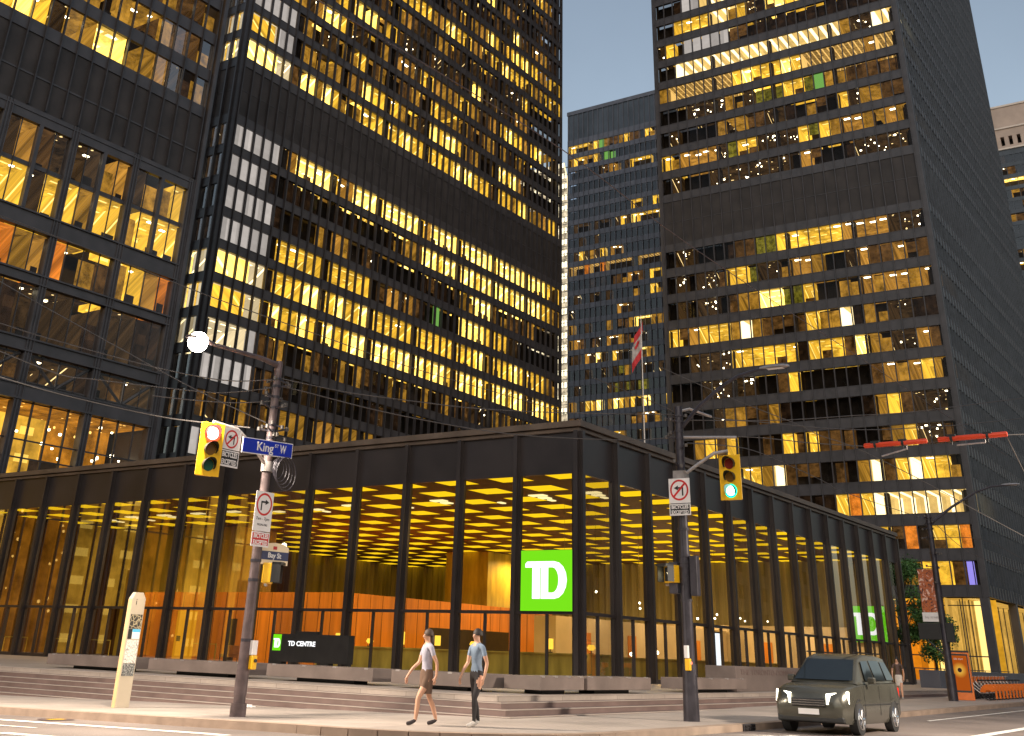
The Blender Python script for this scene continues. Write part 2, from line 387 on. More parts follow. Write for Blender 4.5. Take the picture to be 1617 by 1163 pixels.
# --- the tower on the right, short face to the left, ribbed long face to the street
t1 = thing('office_tower', 'black steel tower on the right whose ribbed flank runs away towards the right edge', 'office tower', (130, 20, 0), 'dark steel towers')
X1 = 97.66
MAP1 = {
 22: '...wwLLLLdd....s.....lll', 21: '..xwwLLLLLLL...ssldd....', 20: '..llllLLmlsxbbllllllllll', 19: 'sl.wwwwwddxxxxxxxxxxxxxx', 18: '..LLLLLLLLLLLLLLLLLmssLL',
 17: 'mtttttttlblllbltttttthtt', 16: '...ssssmmsgggllgGmmddddd', 15: '.s....mmmddssx.md.lsmmdd', 14: 'lmhhhhsgllsssslglmhhmmhm',
 13: '.s...ssssssss.hd..xsssss', 10: '.ss...xddggllllllhhhhsss', 9: '.s.ssdllgssmhhm..shddhdd', 8: '.s.ss.dmmbbggl..mmhmhhmh',
 7: 'ldhlllmLmddddlmmLxmmssxx', 6: '..ssssllllllxllldbmmsshd', 5: '...sssss..dl......dhmhlm', 4: '....smmddmx......xmldsss',
 3: '..mldl..d.ldlddd..dmlssd', 2: '.....xllmLddd.d.mLdlLllm', 1: 'xxxxxxxxxxxxxxlolLLLLLLL', 0: '...............xxldoxllo', -1: '..................mmlldB'}
P1_ = []
fl1 = [(13.5+3.842*k, MAP1.get(k, '.')) for k in range(-1, 31) if k not in (11, 12)]
F1 = frame((X1, 41.4, 0), (0, -1, 0), (-1, 0, 0))
facade(t1, F1, 24, 1.524, fl1, None, 134, 8.4, 2.5, (M['steel'], M['steel'], M['panel']), P1_, corner=.65, fin=(.10, .16), seed=3, colw=.5)
F1b = frame((X1+.65, 4.2, 0), (1, 0, 0), (0, -1, 0))
fl1b = [(13.5+3.842*k, '.') for k in range(-1, 31) if k not in (11, 12)]
P1b = []
facade(t1, F1b, 45, 1.524, fl1b, None, 134, 8.4, 2.5, (M['steel'], M['steel_blue'], M['panel']), P1b, corner=.6, fin=(.10, .13), seed=4, colw=.4)
# street-level lobby: piers at the grid lines, set-back glass and a lit hall behind
for i in range(0, 25, 6): lb = MB(); lb.fbox(F1, i*1.524-.45-(0 if i else -.2), i*1.524+.45, 0, 8.4, -.9, -.02); part(lb, 'lobby_column', M['steel'], t1)
for i in range(9, 46, 9): lb = MB(); lb.fbox(F1b, i*1.524-.3, i*1.524+.6, 0, 8.4, -.9, -.02); part(lb, 'lobby_column', M['steel'], t1)
lg = MB()
for i in range(0, 24, 2):
    lg.fbox(F1, i*1.524-.05, i*1.524+.05, 0, 8.35, -2.1, -2.0)
lg.fbox(F1, 0, 36.6, 2.45, 2.57, -2.08, -2.02); lg.fbox(F1, 0, 36.6, 7.6, 7.7, -2.08, -2.02)
for i in range(0, 46, 2):
    lg.fbox(F1b, i*1.524-.05, i*1.524+.05, 0, 8.35, -3.1, -3.0)
part(lg, 'lobby_frame', M['steel_mull'], t1)
M['lobby'] = room('lobby_wall_yellow', (1.0, .48, .03), (1, .85, .35), .9, 'perp', lo=.55, hi=1.1, per=4.6, wid=.1, nsc=.25)
M['lobby_o'] = room('lobby_wall_orange', (.85, .25, .01), (1, .5, .05), .5, 'perp', lo=.6, hi=1.1, per=3, wid=.1, nsc=.4)
M['lobby_c'] = room('lobby_wall_curtain', (.5, .28, .05), (.8, .45, .1), .5, 'perp', lo=.6, hi=1.2, per=.4, wid=.2, nsc=.4)
lw = MB()
segs = [(0, 24, 1), (24, 29, 1), (29, 32, 0), (32, 34.2, 2), (34.2, 36.6, 0)]
for a, b, k in segs:
    lw.quad(F1(a, 0, -6), F1(b, 0, -6), F1(b, 8.4, -6), F1(a, 8.4, -6), k, [(a, 0), (b, 0), (b, 8), (a, 8)])
lw.quad(F1(0, 8.3, -.9), F1(36.6, 8.3, -.9), F1(36.6, 8.3, -6), F1(0, 8.3, -6), 0, [(0, 0), (36, 0), (36, 5), (0, 5)])
lw.quad(F1b(0, 0, -5), F1b(60, 0, -5), F1b(60, 8.4, -5), F1b(0, 8.4, -5), 2, [(0, 0), (60, 0), (60, 8), (0, 8)])
lw.quad(F1b(0, 8.3, -.9), F1b(68, 8.3, -.9), F1b(68, 8.3, -5), F1b(0, 8.3, -5), 2, [(0, 0), (60, 0), (60, 5), (0, 5)])
part(lw, 'lobby_wall', [M['lobby'], M['lobby_o'], M['lobby_c']], t1)
hang_panes(P1_+P1b, t1)
c = MB(); c.box(106, 160, 12, 36, 9, 133.5); c.box(97.4, 166.9, 4.0, 42, 133.9, 134.6); part(c, 'core', M['void'], t1)

# --- the blue-grey tower seen in the gap
t3 = thing('office_tower', 'distant blue-grey tower in the gap between the two black towers, with a louvred crown', 'office tower', (205, 95, 0), 'dark steel towers')
X3 = 190.26
MAP3 = {0: 'llllmlGmddmldd.lm', 1: 'mllmml.GG........', 2: '......sdhm.sllll.', 5: '............llx.l', 6: '.sss.sss.slsbllll', 7: '..s..s...........',
 8: '.slsmsl.hh......', 9: 'tttottottttt.tttt', 10: '....x.x.ddmhhd.ll', 11: '.s..ss.s....m..lm', 12: 's........hhs.....', 13: 'm..s...m.ddmbbbmmm',
 14: 'mhd.ds.hhmdmss...', 15: 'ds.hsbs.lss.bbm..', 16: '...s..s.sgm..ss.s', 17: '.s.....sgsgsgg...', 18: 'm.slmb.mblmllb..xl', 19: 'dd...xxx..xmdhhm', 20: '.....mldlm..ss.', 21: 's..s..ll..h'}
P3_ = []
fl3 = [(122.3-3.8*k, MAP3.get(k, '.')) for k in range(0, 32)]
F3 = frame((X3, 112.1, 0), (0, -1, 0), (-1, 0, 0))
facade(t3, F3, 30, 1.524, fl3, None, 126.4, 2, 2.45, (M['t3steel'], M['t3steel'], M['t3dark']), P3_, corner=.3, fin=(.13, .2), seed=9, colw=.3, fine=False)
cr = MB(); cr.fbox(F3, -.3, 46, 126.4, 134.0, -.6, -.1); part(cr, 'crown_louvre', M['t3dark'], t3)
cr = MB(); cr.fbox(F3, -.4, 46.1, 134.0, 135.1, -.8, .15)
for i in range(31): cr.fbox(F3, i*1.524-.06, i*1.524+.06, 126.4, 134, -.1, .2)
part(cr, 'crown_fins', M['t3steel'], t3)
hang_panes(P3_, t3)
c = MB(); c.box(192.5, 230, 67, 111, 0, 134.5); part(c, 'core', M['void'], t3)

# --- thin slice of a far lit glass tower
M['farlit'] = room('far_lit_glass', (.75, .62, .42), (1, .9, .6), 2.2, lo=.15, hi=1.9, per=1.2, wid=.45, dep=3.9, dw=.6, nsc=.45)
t4 = thing('office_tower', 'thin sliver of brightly lit glass tower with a curved top', 'office tower', (250, 160, 0))
m = MB(); NS = 14
for i in range(36):
    z0 = 60+i*2.55; z1 = z0+2.4
    yo = lambda z: 147.2+max(0, (z-138))**2*.012
    if z1 > 151: z1 = 151
    m.quad((250, yo(z0), z0), (250, 170, z0), (250, 170, z1), (250, yo(z1), z1), 0, [(yo(z0), z0), (170, z0), (170, z1), (yo(z1), z1)])
part(m, 'glass_wall', M['farlit'], t4)
m = MB(); m.box(250.2, 275, 147.4, 170, 0, 138); part(m, 'body', M['t3steel'], t4)
m = MB()
for i in range(36): m.box(249.8, 250.3, 147.15, 170, 59.85+i*2.55, 60.0+i*2.55)
m.tube([(249.9, 147.1, 60), (249.9, 147.1, 138), (249.9, 147.6, 145), (249.9, 148.9, 151)], .22, 6, 1)
part(m, 'floor_edges', [M['t3steel'], emit('edge_light', (1, .8, .45), 1.6)], t4)

# --- beige-crowned building on the far right
M['beige'] = pbr('beige_stone', (.42, .33, .28, 1), .8, 0, .3, .3, .12)
M['beige_l'] = pbr('pale_stone_trim', (.6, .52, .46, 1), .8, 0, .3, .3, .1)
t5 = thing('office_building', 'office block at the right edge with a beige stone crown', 'office building', (310, 0, 0))
F5 = frame((300, 23.0, 0), (0, -1, 0), (-1, 0, 0))
m = MB()
m.fbox(F5, .9, 60, 153.6, 161, -3, 0); m.fbox(F5, .9, 60, 146.6, 147.6, -3, 0); m.fbox(F5, .9, 60, 150.6, 153.6, -3, -.02)
for i in range(24): m.fbox(F5, .9+i*2.35, .9+i*2.35+1.25, 147.6, 150.6, -1.2, -.05)
part(m, 'stone_crown', M['beige'], t5)
m = MB(); m.fbox(F5, 0, .95, 147, 161.3, -3, .2); m.fbox(F5, .5, 60, 153.2, 153.7, 0, .35); m.fbox(F5, .5, 60, 160.6, 161.2, 0, .3); m.fbox(F5, .5, 60, 146.2, 146.7, 0, .4)
part(m, 'stone_trim', M['beige_l'], t5)
P5 = []
MAP5 = {36: 'x', 35: 'sd..sd....', 34: 'bbbLbbbbbb', 33: '.ms.mms...', 32: '..dd.s..dd', 31: 'mdx.sm....', 28: 'smssmm....', 27: 'lmslsl', 26: '.s.ls', 25: '..lbl', 24: '..s'}
fl5 = [(3.8*k+5, MAP5.get(k, '.')) for k in range(0, 37)]
facade(t5, F5, 24, 2.4, fl5, None, 146.2, 2, 2.6, (M['t3dark'], M['steel_blue'], M['t3dark']), P5, corner=.2, fin=(.12, .15), seed=12, colw=.3, fine=False)
hang_panes(P5, t5)
c = MB(); c.box(303, 340, -35, 22.6, 0, 160.5); part(c, 'core', M['void'], t5)
# --- nearest dark block at the left edge (truss storey, plant band, offices over)
t0 = thing('office_tower', 'nearest black steel block at the left edge, with a storey of diagonal trusses', 'office tower', (0, 56, 0), 'dark steel towers')
YF = 48.2; XR = 16.1
F0 = frame((XR, YF, 0), (-1, 0, 0), (0, -1, 0))     # u grows to the left
steel, mull = M['steel'], M['steel_mull']
PANES0 = []
def rowmap(s): return s
mods = 34; mw = 1.515
it = MB(); keys = ['void']; hot = MB()
def kk(c):
    if c not in keys: keys.append(c)
    return keys.index(c)
rnd = random.Random(11)
def band(z0, z1, code, split=None, D=6., gap=.06, wm=mw, glassk='glass', u_off=0.):
    for i in range(int(mods*mw/wm)):
        c = code[i] if i < len(code) else rnd.choice('..xdm')
        u0, u1 = u_off+i*wm, u_off+(i+1)*wm
        q = [F0(u0+gap, z0, -.14), F0(u1-gap, z0, -.14), F0(u1-gap, z1, -.14), F0(u0+gap, z1, -.14)]
        PANES0.append((pane_area(q), q, 'glass', t0))
        off = 500+z0*7
        it.quad(F0(u0, z0-.2, -D-.05), F0(u1, z0-.2, -D-.05), F0(u1, z1+.2, -D-.05), F0(u0, z1+.2, -D-.05), 0)
        if c == '.': continue
        k = kk(c); zc = z1-.02
        if c in 'lbLhsto' or rnd.random() < .45:
            it.quad(F0(u0, zc, -.3), F0(u1, zc, -.3), F0(u1, zc, -D), F0(u0, zc, -D), k, [(u0+off, .3), (u1+off, .3), (u1+off, D), (u0+off, D)])
            it.quad(F0(u0, z0, -D), F0(u1, z0, -D), F0(u1, zc, -D), F0(u0, zc, -D), k, [(u0+off, 20), (u1+off, 20), (u1+off, 23), (u0+off, 23)])
            for uu, nb in ((u0+.01, i-1), (u1-.01, i+1)):
                o = code[nb] if 0 <= nb < len(code) else '#'
                if o != c: it.quad(F0(uu, z0, -.3), F0(uu, z0, -D), F0(uu, zc, -D), F0(uu, zc, -.3), k, [(uu+off, 30), (uu+off, 34), (uu+off, 37), (uu+off, 33)])
            if rnd.random() < .5:
                uc = (u0+u1)/2+rnd.uniform(-.3, .3); dd = rnd.uniform(.8, 2.6); w = rnd.choice((.35, .5, .9))
                hot.fbox(F0, uc-w/2, uc+w/2, zc-.1, zc-.03, -dd-.25, -dd)
            if rnd.random() < .45:  # furniture silhouettes on the sill line
                h = rnd.uniform(.3, 1.1); w = rnd.uniform(.5, 1.3)
                it.quad(F0(u0+.1, z0, -.9), F0(u0+.1+w, z0, -.9), F0(u0+.1+w, z0+h, -.9), F0(u0+.1, z0+h, -.9), 0)
        else:
            h1 = z1 if rnd.random() < .5 else z0+(z1-z0)*rnd.uniform(.5, .85)
            it.quad(F0(u0, z0, -.6), F0(u1, z0, -.6), F0(u1, h1, -.6), F0(u0, h1, -.6), k, [(u0+off, 60), (u1+off, 60), (u1+off, 62), (u0+off, 62)])
fr = MB(); W0 = mods*mw
upper = [44.6, 48.42, 52.2, 56.0, 59.8, 63.6, 67.4]
codes0 = ['mxshmmbbmmslblbbl', 'mddmmmmmmdddmm', 'mddmmddmmdd', 'mmddxdmm', '', '', '']
for z, c in zip(upper, codes0): band(z, z+2.65, c)
band(33.3, 36.4, 'lmmshmsssdhsssdmsss'); band(29.7, 32.95, 'lllmllmllsllbmllbbls')
band(25.2, 28.15, 'ohlmdmmohmobbbbbbmm'); band(20.5, 24.3, 'xxssxxsssxssbbbllxx'); band(17.3, 19.4, 'ssdsxsssdsssxssss')
# frames
fr.fbox(F0, 0, W0, 43.5, 44.6, -.4, 0); fr.fbox(F0, 0, W0, 37.5, 43.5, -.4, -.1, 1); fr.fbox(F0, 0, W0, 40.05, 40.2, -.1, -.04)
for z in upper: fr.fbox(F0, 0, W0, z+2.65, z+3.8, -.4, 0)
fr.fbox(F0, 0, W0, 36.42, 37.5, -.4, .05); fr.fbox(F0, 0, W0, 37.1, 37.25, .05, .12); fr.fbox(F0, 0, W0, 32.97, 33.3, -3.5, -.2)
fr.fbox(F0, 0, W0, 28.2, 29.68, -.4, .05); fr.fbox(F0, 0, W0, 24.32, 25.18, -.4, .05); fr.fbox(F0, 0, W0, 19.45, 20.45, -.4, .05); fr.fbox(F0, 0, W0, 16.1, 17.25, -.4, .08)
for z in (29.5, 28.2, 25.0, 24.32, 20.3, 19.45, 17.1, 16.1): fr.fbox(F0, 0, W0, z, z+.12, .05, .2)
part(fr, 'spandrel_wall', [steel, M['panel']], t0)
mu = MB()
for i in range(mods+1):
    u = i*mw
    mu.fbox(F0, u-.05, u+.05, 37.6, 71.1, .14, .2); mu.fbox(F0, u-.02, u+.02, 37.6, 71.1, -.1, .14)
    mu.fbox(F0, u-.035, u+.035, 20.4, 36.4, -.2, -.1); mu.fbox(F0, u-.03, u+.03, 17.25, 19.45, -.2, -.12); mu.fbox(F0, u-.06, u+.06, 0, 16.1, -.25, -.1)
part(mu, 'mullions', mull, t0)
co = MB()
for i in range(0, 9):
    u = i*6.03
    co.fbox(F0, u-.26, u+.26, 0, 37.48, -.6, .06); co.fbox(F0, u-.30, u-.22, 0, 37.48, .06, .16); co.fbox(F0, u+.22, u+.30, 0, 37.48, .06, .16); co.fbox(F0, u-.06, u+.06, 0, 37.48, .06, .14)
    if i < 8: co.fbox(F0, u+3.015-.16, u+3.015+.16, 29.7, 36.42, -.4, .06)
co.fbox(F0, -.65, -.33, 0, 71.1, -.7, .25)
part(co, 'columns', steel, t0)
tr = MB()
for i in range(8):
    u = i*6.03
    def bar(a, b, w=.13):
        A = F0(a[0], a[1], -.28); B = F0(b[0], b[1], -.28); tr.tube([A, B], w, 4)
    bar((u+.4, 19.4), (u+3.0, 17.35)); bar((u+3.0, 17.35), (u+5.7, 19.4)); bar((u+3.0, 17.35), (u+3.0, 19.4), .1); bar((u, 19.3), (u+6, 19.3), .1); bar((u, 17.4), (u+6, 17.4), .1)
part(tr, 'truss', steel, t0)
# lit hall at the bottom
hl = MB()
for zz in (12.2, 13.4, 8.5): hl.fbox(F0, 0, W0, zz, zz+.1, -.24, -.14)
part(hl, 'hall_transoms', mull, t0)
M['hall_y'] = room('hall_wall_yellow', (.95, .5, .05), (1, .7, .15), .7, lo=.45, hi=1.3, per=3, dw=.4, dep=2, wid=.3, nsc=.3)
M['hall_o'] = room('hall_wall_orange', (.5, .19, .015), (1, .6, .15), 2, 'dots', lo=.3, hi=1.3, nsc=.5)
hw = MB()
for b in range(8):
    u0 = b*6.03; k = (1, 0, 2, 0, 1, 0, 1, 0)[b]
    q = lambda a, b2, za, zb, d, mi: hw.quad(F0(a, za, d), F0(b2, za, d), F0(b2, zb, d), F0(a, zb, d), mi, [(a, za), (b2, za), (b2, zb), (a, zb)])
    q(u0, u0+6.03, 0, 16.1, -5, 1 if k else 0)
    hw.quad(F0(u0, 16.0, -.3), F0(u0+6.03, 16.0, -.3), F0(u0+6.03, 16.0, -5), F0(u0, 16.0, -5), 1, [(u0, 0), (u0+6, 0), (u0+6, 5), (u0, 5)])
    if k == 0:
        q(u0, u0+2.6, 10.6, 12.6, -2.2, 2); q(u0+2.6, u0+6, 6, 12.4, -3.4, 0)
    else: q(u0+1, u0+5, 10.4, 12.6, -2.4, 2)
part(hw, 'hall_wall', [M['hall_y'], M['hall_o'], M['x']], t0)
hs = MB()
for i in range(60):
    u = rnd.uniform(.3, 30); z = rnd.uniform(12, 15.9); d = -rnd.uniform(.8, 4); r = rnd.uniform(.05, .12)
    hs.fbox(F0, u-r, u+r, z-r, z+r, d-r, d+r)
part(hs, 'pendant_lamps', HOT['fixture'], t0)
for i in range(mods):
    u0, u1 = i*mw, (i+1)*mw
    for za, zb in ((.2, 8.5), (8.6, 12.2), (12.3, 13.4), (13.5, 16.05)):
        q = [F0(u0+.06, za, -.18), F0(u1-.06, za, -.18), F0(u1-.06, zb, -.18), F0(u0+.06, zb, -.18)]
        PANES0.append((pane_area(q), q, 'glass', t0))
part(it, 'office_interior', [M[k] for k in keys], t0)
part(hot, 'lamps_and_sparkles', HOT['fixture'], t0)
hang_panes(PANES0, t0)
# right flank and core
m = MB(); m.box(16.45, 16.7, 48.6, 64, 0, 71); part(m, 'side_wall', steel, t0)
m = MB(); m.box(-34, 14, 56, 64, 0, 70.5); m.box(-36, 16.9, 48, 64.2, 71.1, 71.8); part(m, 'core', M['void'], t0)
# ---------------------------------------------------------------- bank pavilion
pv = thing('bank_pavilion', 'low black steel glass pavilion glowing yellow inside, with a gridded luminous ceiling', 'pavilion', (23, 23, 0))
SX, SY = 46.95, 45.75; MX, MY = 3.13, 3.05; ZT, ZF, ZR = 2.51, 8.05, 10.05
FA = frame((0, 0, 0), (0, 1, 0), (-1, 0, 0))            # left facade, u along +Y
FB = frame((0, 0, 0), (1, 0, 0), (0, -1, 0))            # right facade, u along +X
FC = frame((0, SY, 0), (1, 0, 0), (0, 1, 0)); FD = frame((SX, 0, 0), (0, 1, 0), (1, 0, 0))
M['pv_steel'] = pbr('pavilion_black_steel', (.032, .025, .024, 1), .42, 0, .5, .5, .3)
M['pv_cap'] = pbr('pavilion_roof_edge', (.11, .08, .06, 1), .5, 0, .4, .8, .3)
m = MB()
for F, W in ((FA, SY), (FB, SX), (FC, SY+1.2), (FD, SY)):
    m.fbox(F, 0, W, ZF, 9.78, -.35, -.02)
part(m, 'fascia', M['pv_steel'], pv)
m = MB(); m.box(-.22, SX+.22, -.22, SY+.22, 9.80, 10.05); m.box(-.1, SX+.1, -.1, SY+.1, 9.62, 9.76); part(m, 'roof', M['pv_cap'], pv)
def column(F, u, cor=False):
    m = MB()
    w = .095
    m.fbox(F, u-w, u+w, .02, 9.62, .23, .26)          # outer flange
    m.fbox(F, u-.03, u+.03, .02, 9.62, .0, .23)       # web
    m.fbox(F, u-w, u+w, .02, 9.62, -.01, .03)
    m.fbox(F, u-.17, u+.17, .0, ZF-.01, -.18, -.012)   # box column behind
    part(m, 'column', M['pv_steel'], pv)
for i in range(1, 16): column(FA, i*MY); column(FB, i*MX)
m = MB(); m.box(-.12, .12, -.12, .12, 0, 9.62); m.box(-.28, -.25, -.1, .1, .02, 9.62); m.box(-.25, -.12, -.03, .03, .02, 9.62)
m.box(-.1, .1, -.28, -.25, .02, 9.62); m.box(-.03, .03, -.25, -.12, .02, 9.62); m.box(.12, .4, .12, .4, 0, ZF-.01)
part(m, 'column', M['pv_steel'], pv)
for F, mm in ((FA, MY), (FB, MX)):
    m = MB(); W = mm*15
    m.fbox(F, .1, W, ZT-.06, ZT+.06, -.12, .05); m.fbox(F, .1, W, .0, .16, -.12, .04); m.fbox(F, .1, W, ZF-.14, ZF, -.12, .0)
    for i in range(15): m.fbox(F, (i+.5)*mm-.045, (i+.5)*mm+.045, .16, ZT-.06, -.1, .03)
    part(m, 'glazing_bars', M['pv_steel'], pv)
for F, mm in ((FA, MY), (FB, MX)):
    for i in range(15):
        for a, b, za, zb in ((i*mm+.17, (i+1)*mm-.17, ZT+.06, ZF-.14), (i*mm+.17, (i+.5)*mm-.05, .16, ZT-.06), ((i+.5)*mm+.05, (i+1)*mm-.17, .16, ZT-.06)):
            m = MB(); m.quad(F(a, za, -.05), F(b, za, -.05), F(b, zb, -.05), F(a, zb, -.05)); part(m, 'window', M['glass_p'], pv)
# far sides: bars and drapes
m = MB()
for F, mm, W in ((FC, MX, SX), (FD, MY, SY)):
    for i in range(16): m.fbox(F, i*mm-.15, i*mm+.15, 0, ZF, -.3, .0)
    m.fbox(F, 0, W, ZT-.06, ZT+.06, -.1, 0)
part(m, 'rear_frame', M['pv_steel'], pv)
M['drape'] = pbr('gold_brown_drapes', (.22, .19, .10, 1), .8, 0, .2, 1.2, .45, stretch=(1.4, 1.4, .05))
M['drape_b'] = pbr('brown_drapes', (.09, .045, .024, 1), .8, 0, .2, 1., .35, stretch=(1.4, 1.4, .05))
def drape(u0, u1, z0, z1, F, d, mi, name):
    m = MB(); n = int((u1-u0)/.12); P = [F(u0+(u1-u0)*i/n, z0, d+.10*math.sin(i*1.25)+.05*math.sin(i*.37)) for i in range(n+1)]
    for i in range(n): m.quad(P[i], P[i+1], P[i+1]+Z*(z1-z0), P[i]+Z*(z1-z0))
    part(m, name, mi, pv, smooth=True)
drape(.4, SY-.4, .05, 8.1, FD, -.9, M['drape'], 'drapes')
drape(.4, 30, .05, 8.1, FC, -.9, M['drape_b'], 'drapes'); drape(30, SX-.4, .05, 8.1, FC, -.9, M['drape'], 'drapes')
# floor, ceiling grid with coffers and light panels
M['pv_floor'] = pbr('polished_granite_floor', (.3, .24, .2, 1), .25, 0, .5, 2, .2)
m = MB(); m.box(.1, SX-.1, .1, SY-.1, -.01, .012); part(m, 'floor', M['pv_floor'], pv)
M['ceil'] = pbr('dark_ceiling_grid', (.10, .06, .028, 1), .7, 0, .3, 1, .25)
M['ceilpan'] = emit('luminous_ceiling_panel', (1.0, .62, .010), 1.25, True)
M['ceilpan2'] = emit('white_strip_lamp', (1, .82, .38), 1.5)
m = MB(); m.box(.35, SX-.35, .35, SY-.35, 8.45, 8.6)
for i in range(16):
    w = .62
    m.box(max(.36, i*MX-w), min(SX-.36, i*MX+w), .36, SY-.36, 8.06, 8.44)
for j in range(16):
    w = .6
    for i in range(15): m.box(i*MX+.62, (i+1)*MX-.62, max(.36, j*MY-w), min(SY-.36, j*MY+w), 8.062, 8.44)
part(m, 'ceiling', M['ceil'], pv)
pans = sorted([(abs(i+.5)+abs(j+.5), i, j) for i in range(15) for j in range(15)])
rest = MB()
for k, (d, i, j) in enumerate(pans):
    m = MB() if k < 100 else rest
    m.box(i*MX+.66, (i+1)*MX-.66, j*MY+.64, (j+1)*MY-.64, 8.09, 8.13)
    if k < 100: part(m, 'ceiling_light', M['ceilpan'], pv)
o = part(rest, 'ceiling_lights', M['ceilpan'], pv); o['kind'] = 'stuff'
m = MB(); rnd = random.Random(5)
for i in range(1, 14):
    for s in range(3):
        if rnd.random() < .5: continue
        x = 6.2+s*.9; m.box(x, x+.5, i*MY-.5+s*.3, i*MY+.35, 8.0, 8.05)
part(m, 'strip_lamps', M['ceilpan2'], pv)
# wood-lined rooms, gold stone cores, beige service wall, counters
M['wood'] = pbr('orange_wood_panel', (.60, .22, .022, 1), .45, 0, .4, 2., .18, stretch=(2, 2, .15))
M['gold'] = pbr('gold_stone_wall', (.42, .33, .06, 1), .4, 0, .5, 1.3, .35, stretch=(1.5, 1.5, .35))
M['beige2'] = pbr('beige_inner_wall', (.55, .46, .32, 1), .6, 0, .3, .6, .12)
M['screen'] = pbr('dark_screen', (.05, .035, .02, 1), .5, 0, .3)
m = MB(); m.box(8, 30, 19.4, 36, .012, 3.72)
m.box(7.98, 7.995, 27.5, 28.2, .012, 2.3, 1)
for i in range(1, 18): m.box(7.985, 7.998, 19.4+i*.92, 19.42+i*.92, .012, 3.7, 1)
for i in range(1, 20): m.box(8+i*1.1, 8.02+i*1.1, 19.385, 19.398, .012, 3.7, 1)
part(m, 'wood_room', [M['wood'], M['screen']], pv)
m = MB(); m.box(13, 16.5, 33.5, 44.4, 3.73, 8.05); m.box(33, 39, 27, 31, .012, 8.05); m.box(13, 16.5, 36.01, 44.4, .012, 3.73); part(m, 'stone_core', M['gold'], pv)
m = MB(); m.box(19, 44, 12.5, 14, .012, 3.1); m.box(10, 17.5, 14.8, 15, .012, 2.1, 1)
for x in (22, 28, 31, 38): m.box(x, x+1.1, 12.44, 12.495, .012, 2.3, 2)
m.box(44.2, 44.6, .9, 30, .012, 3.5)
for y in (4, 9, 16): m.box(44.15, 44.19, y, y+1.3, .012, 2.4, 2)
part(m, 'service_wall', [M['beige2'], M['screen'], M['wood']], pv)
m = MB()
m.box(3.4, 4.2, .9, 17, .012, 1.0); m.box(3.3, 4.3, .8, 17.1, 1.0, 1.06); m.box(6, 30, 3.2, 3.9, .012, .95); m.box(5.9, 30.1, 3.1, 4.0, .95, 1.0)
part(m, 'counter', M['gold'], pv)
m = MB()
for y in (22.2, 30.5, 34, 38): m.box(1.6, 1.64, y, y+2.2, .9, .95)
for y in (22.2, 24.4, 30.5, 32.7, 34, 36.2, 38, 40.2): m.box(1.6, 1.64, y, y+.05, .012, .9)
part(m, 'railing', M['gold'], pv)
# yellow doorway with vestibule light painted as glow, small table lamps standing on the counters
m = MB(); m.box(.9, 1.3, 23.55, 24.6, .012, 2.44); m.box(.86, .9, 24.15, 24.4, 1.0, 1.25, 1); part(m, 'glowing_door', [emit('glowing_yellow_door', (.9, .36, .01), 1.), M['screen']], pv)
M['lampglow'] = emit('table_lamp_glow', (1, .62, .06), 1.6); M['lampbase'] = pbr('lamp_base', (.08, .06, .03, 1))
desc = ['nearest the corner', 'second from the corner', 'third from the corner', 'fourth from the corner', 'fifth from the corner', 'sixth from the corner', 'seventh from the corner', 'farthest from the corner']
for i in range(8):
    y = 1.6+i*2.05
    t = thing('counter_lamp', 'small glowing lamp on the long gold counter behind the left glass, '+desc[i], 'lamp', (3.8, y, 1.06), 'lamps along the bank counter')
    m = MB(); m.box(3.72, 3.88, y-.08, y+.08, 1.06, 1.1); m.box(3.78, 3.82, y-.02, y+.02, 1.1, 1.22); part(m, 'base', M['lampbase'], t)
    m = MB()
    if i % 3 == 0: m.tube([(3.8, y, 1.2), (3.8, y, 1.3), (3.8, y, 1.42)], [.1, .19, .12], 10)
    elif i % 3 == 1: m.box(3.7, 3.9, y-.1, y+.1, 1.2, 1.62)
    else: m.box(3.75, 3.85, y-.05, y+.05, 1.2, 1.75)
    part(m, 'shade', M['lampglow'], t)
def lampobj(x, y, z, r, mat, label, grp=None):
    m = MB(); m.tube([(x, y, z-r), (x, y, z-r*.6), (x, y, z), (x, y, z+r*.6), (x, y, z+r)], [.02*r, r*.8, r, r*.8, .02*r], 8)
    m.tube([(x, y, z+r), (x, y, z+r+.4)], .015, 4)
    return m
m = MB()
for (x, y, z, r) in ((5, 21.5, 5.9, .14), (24, 16.5, 4.6, .1), (9, 6, 4.0, .06), (14, 7, 4.1, .06), (21, 8, 3.9, .06), (23, 9, 3.7, .06), (27, 8.5, 3.8, .06), (29, 8, 3.4, .07), (30, 9, 3.6, .06), (33, 8.4, 3.8, .06), (34, 9, 3.6, .07), (36, 8, 3.7, .06), (38, 8.5, 3.6, .06), (41, 8, 3.7, .06), (18, 5.5, 1.3, .1), (11, 3.4, 1.15, .1)):
    m.tube([(x, y, z-r), (x, y, z-r*.5), (x, y, z+r*.5), (x, y, z+r)], [.01, r, r, .01], 8)
    m.tube([(x, y, z+r), (x, y, 8.05 if z > 2 else z+r+.05)], .008, 4, 1)
part(m, 'pendant_lamps', [HOT['fixture'], M['lampbase']], pv)
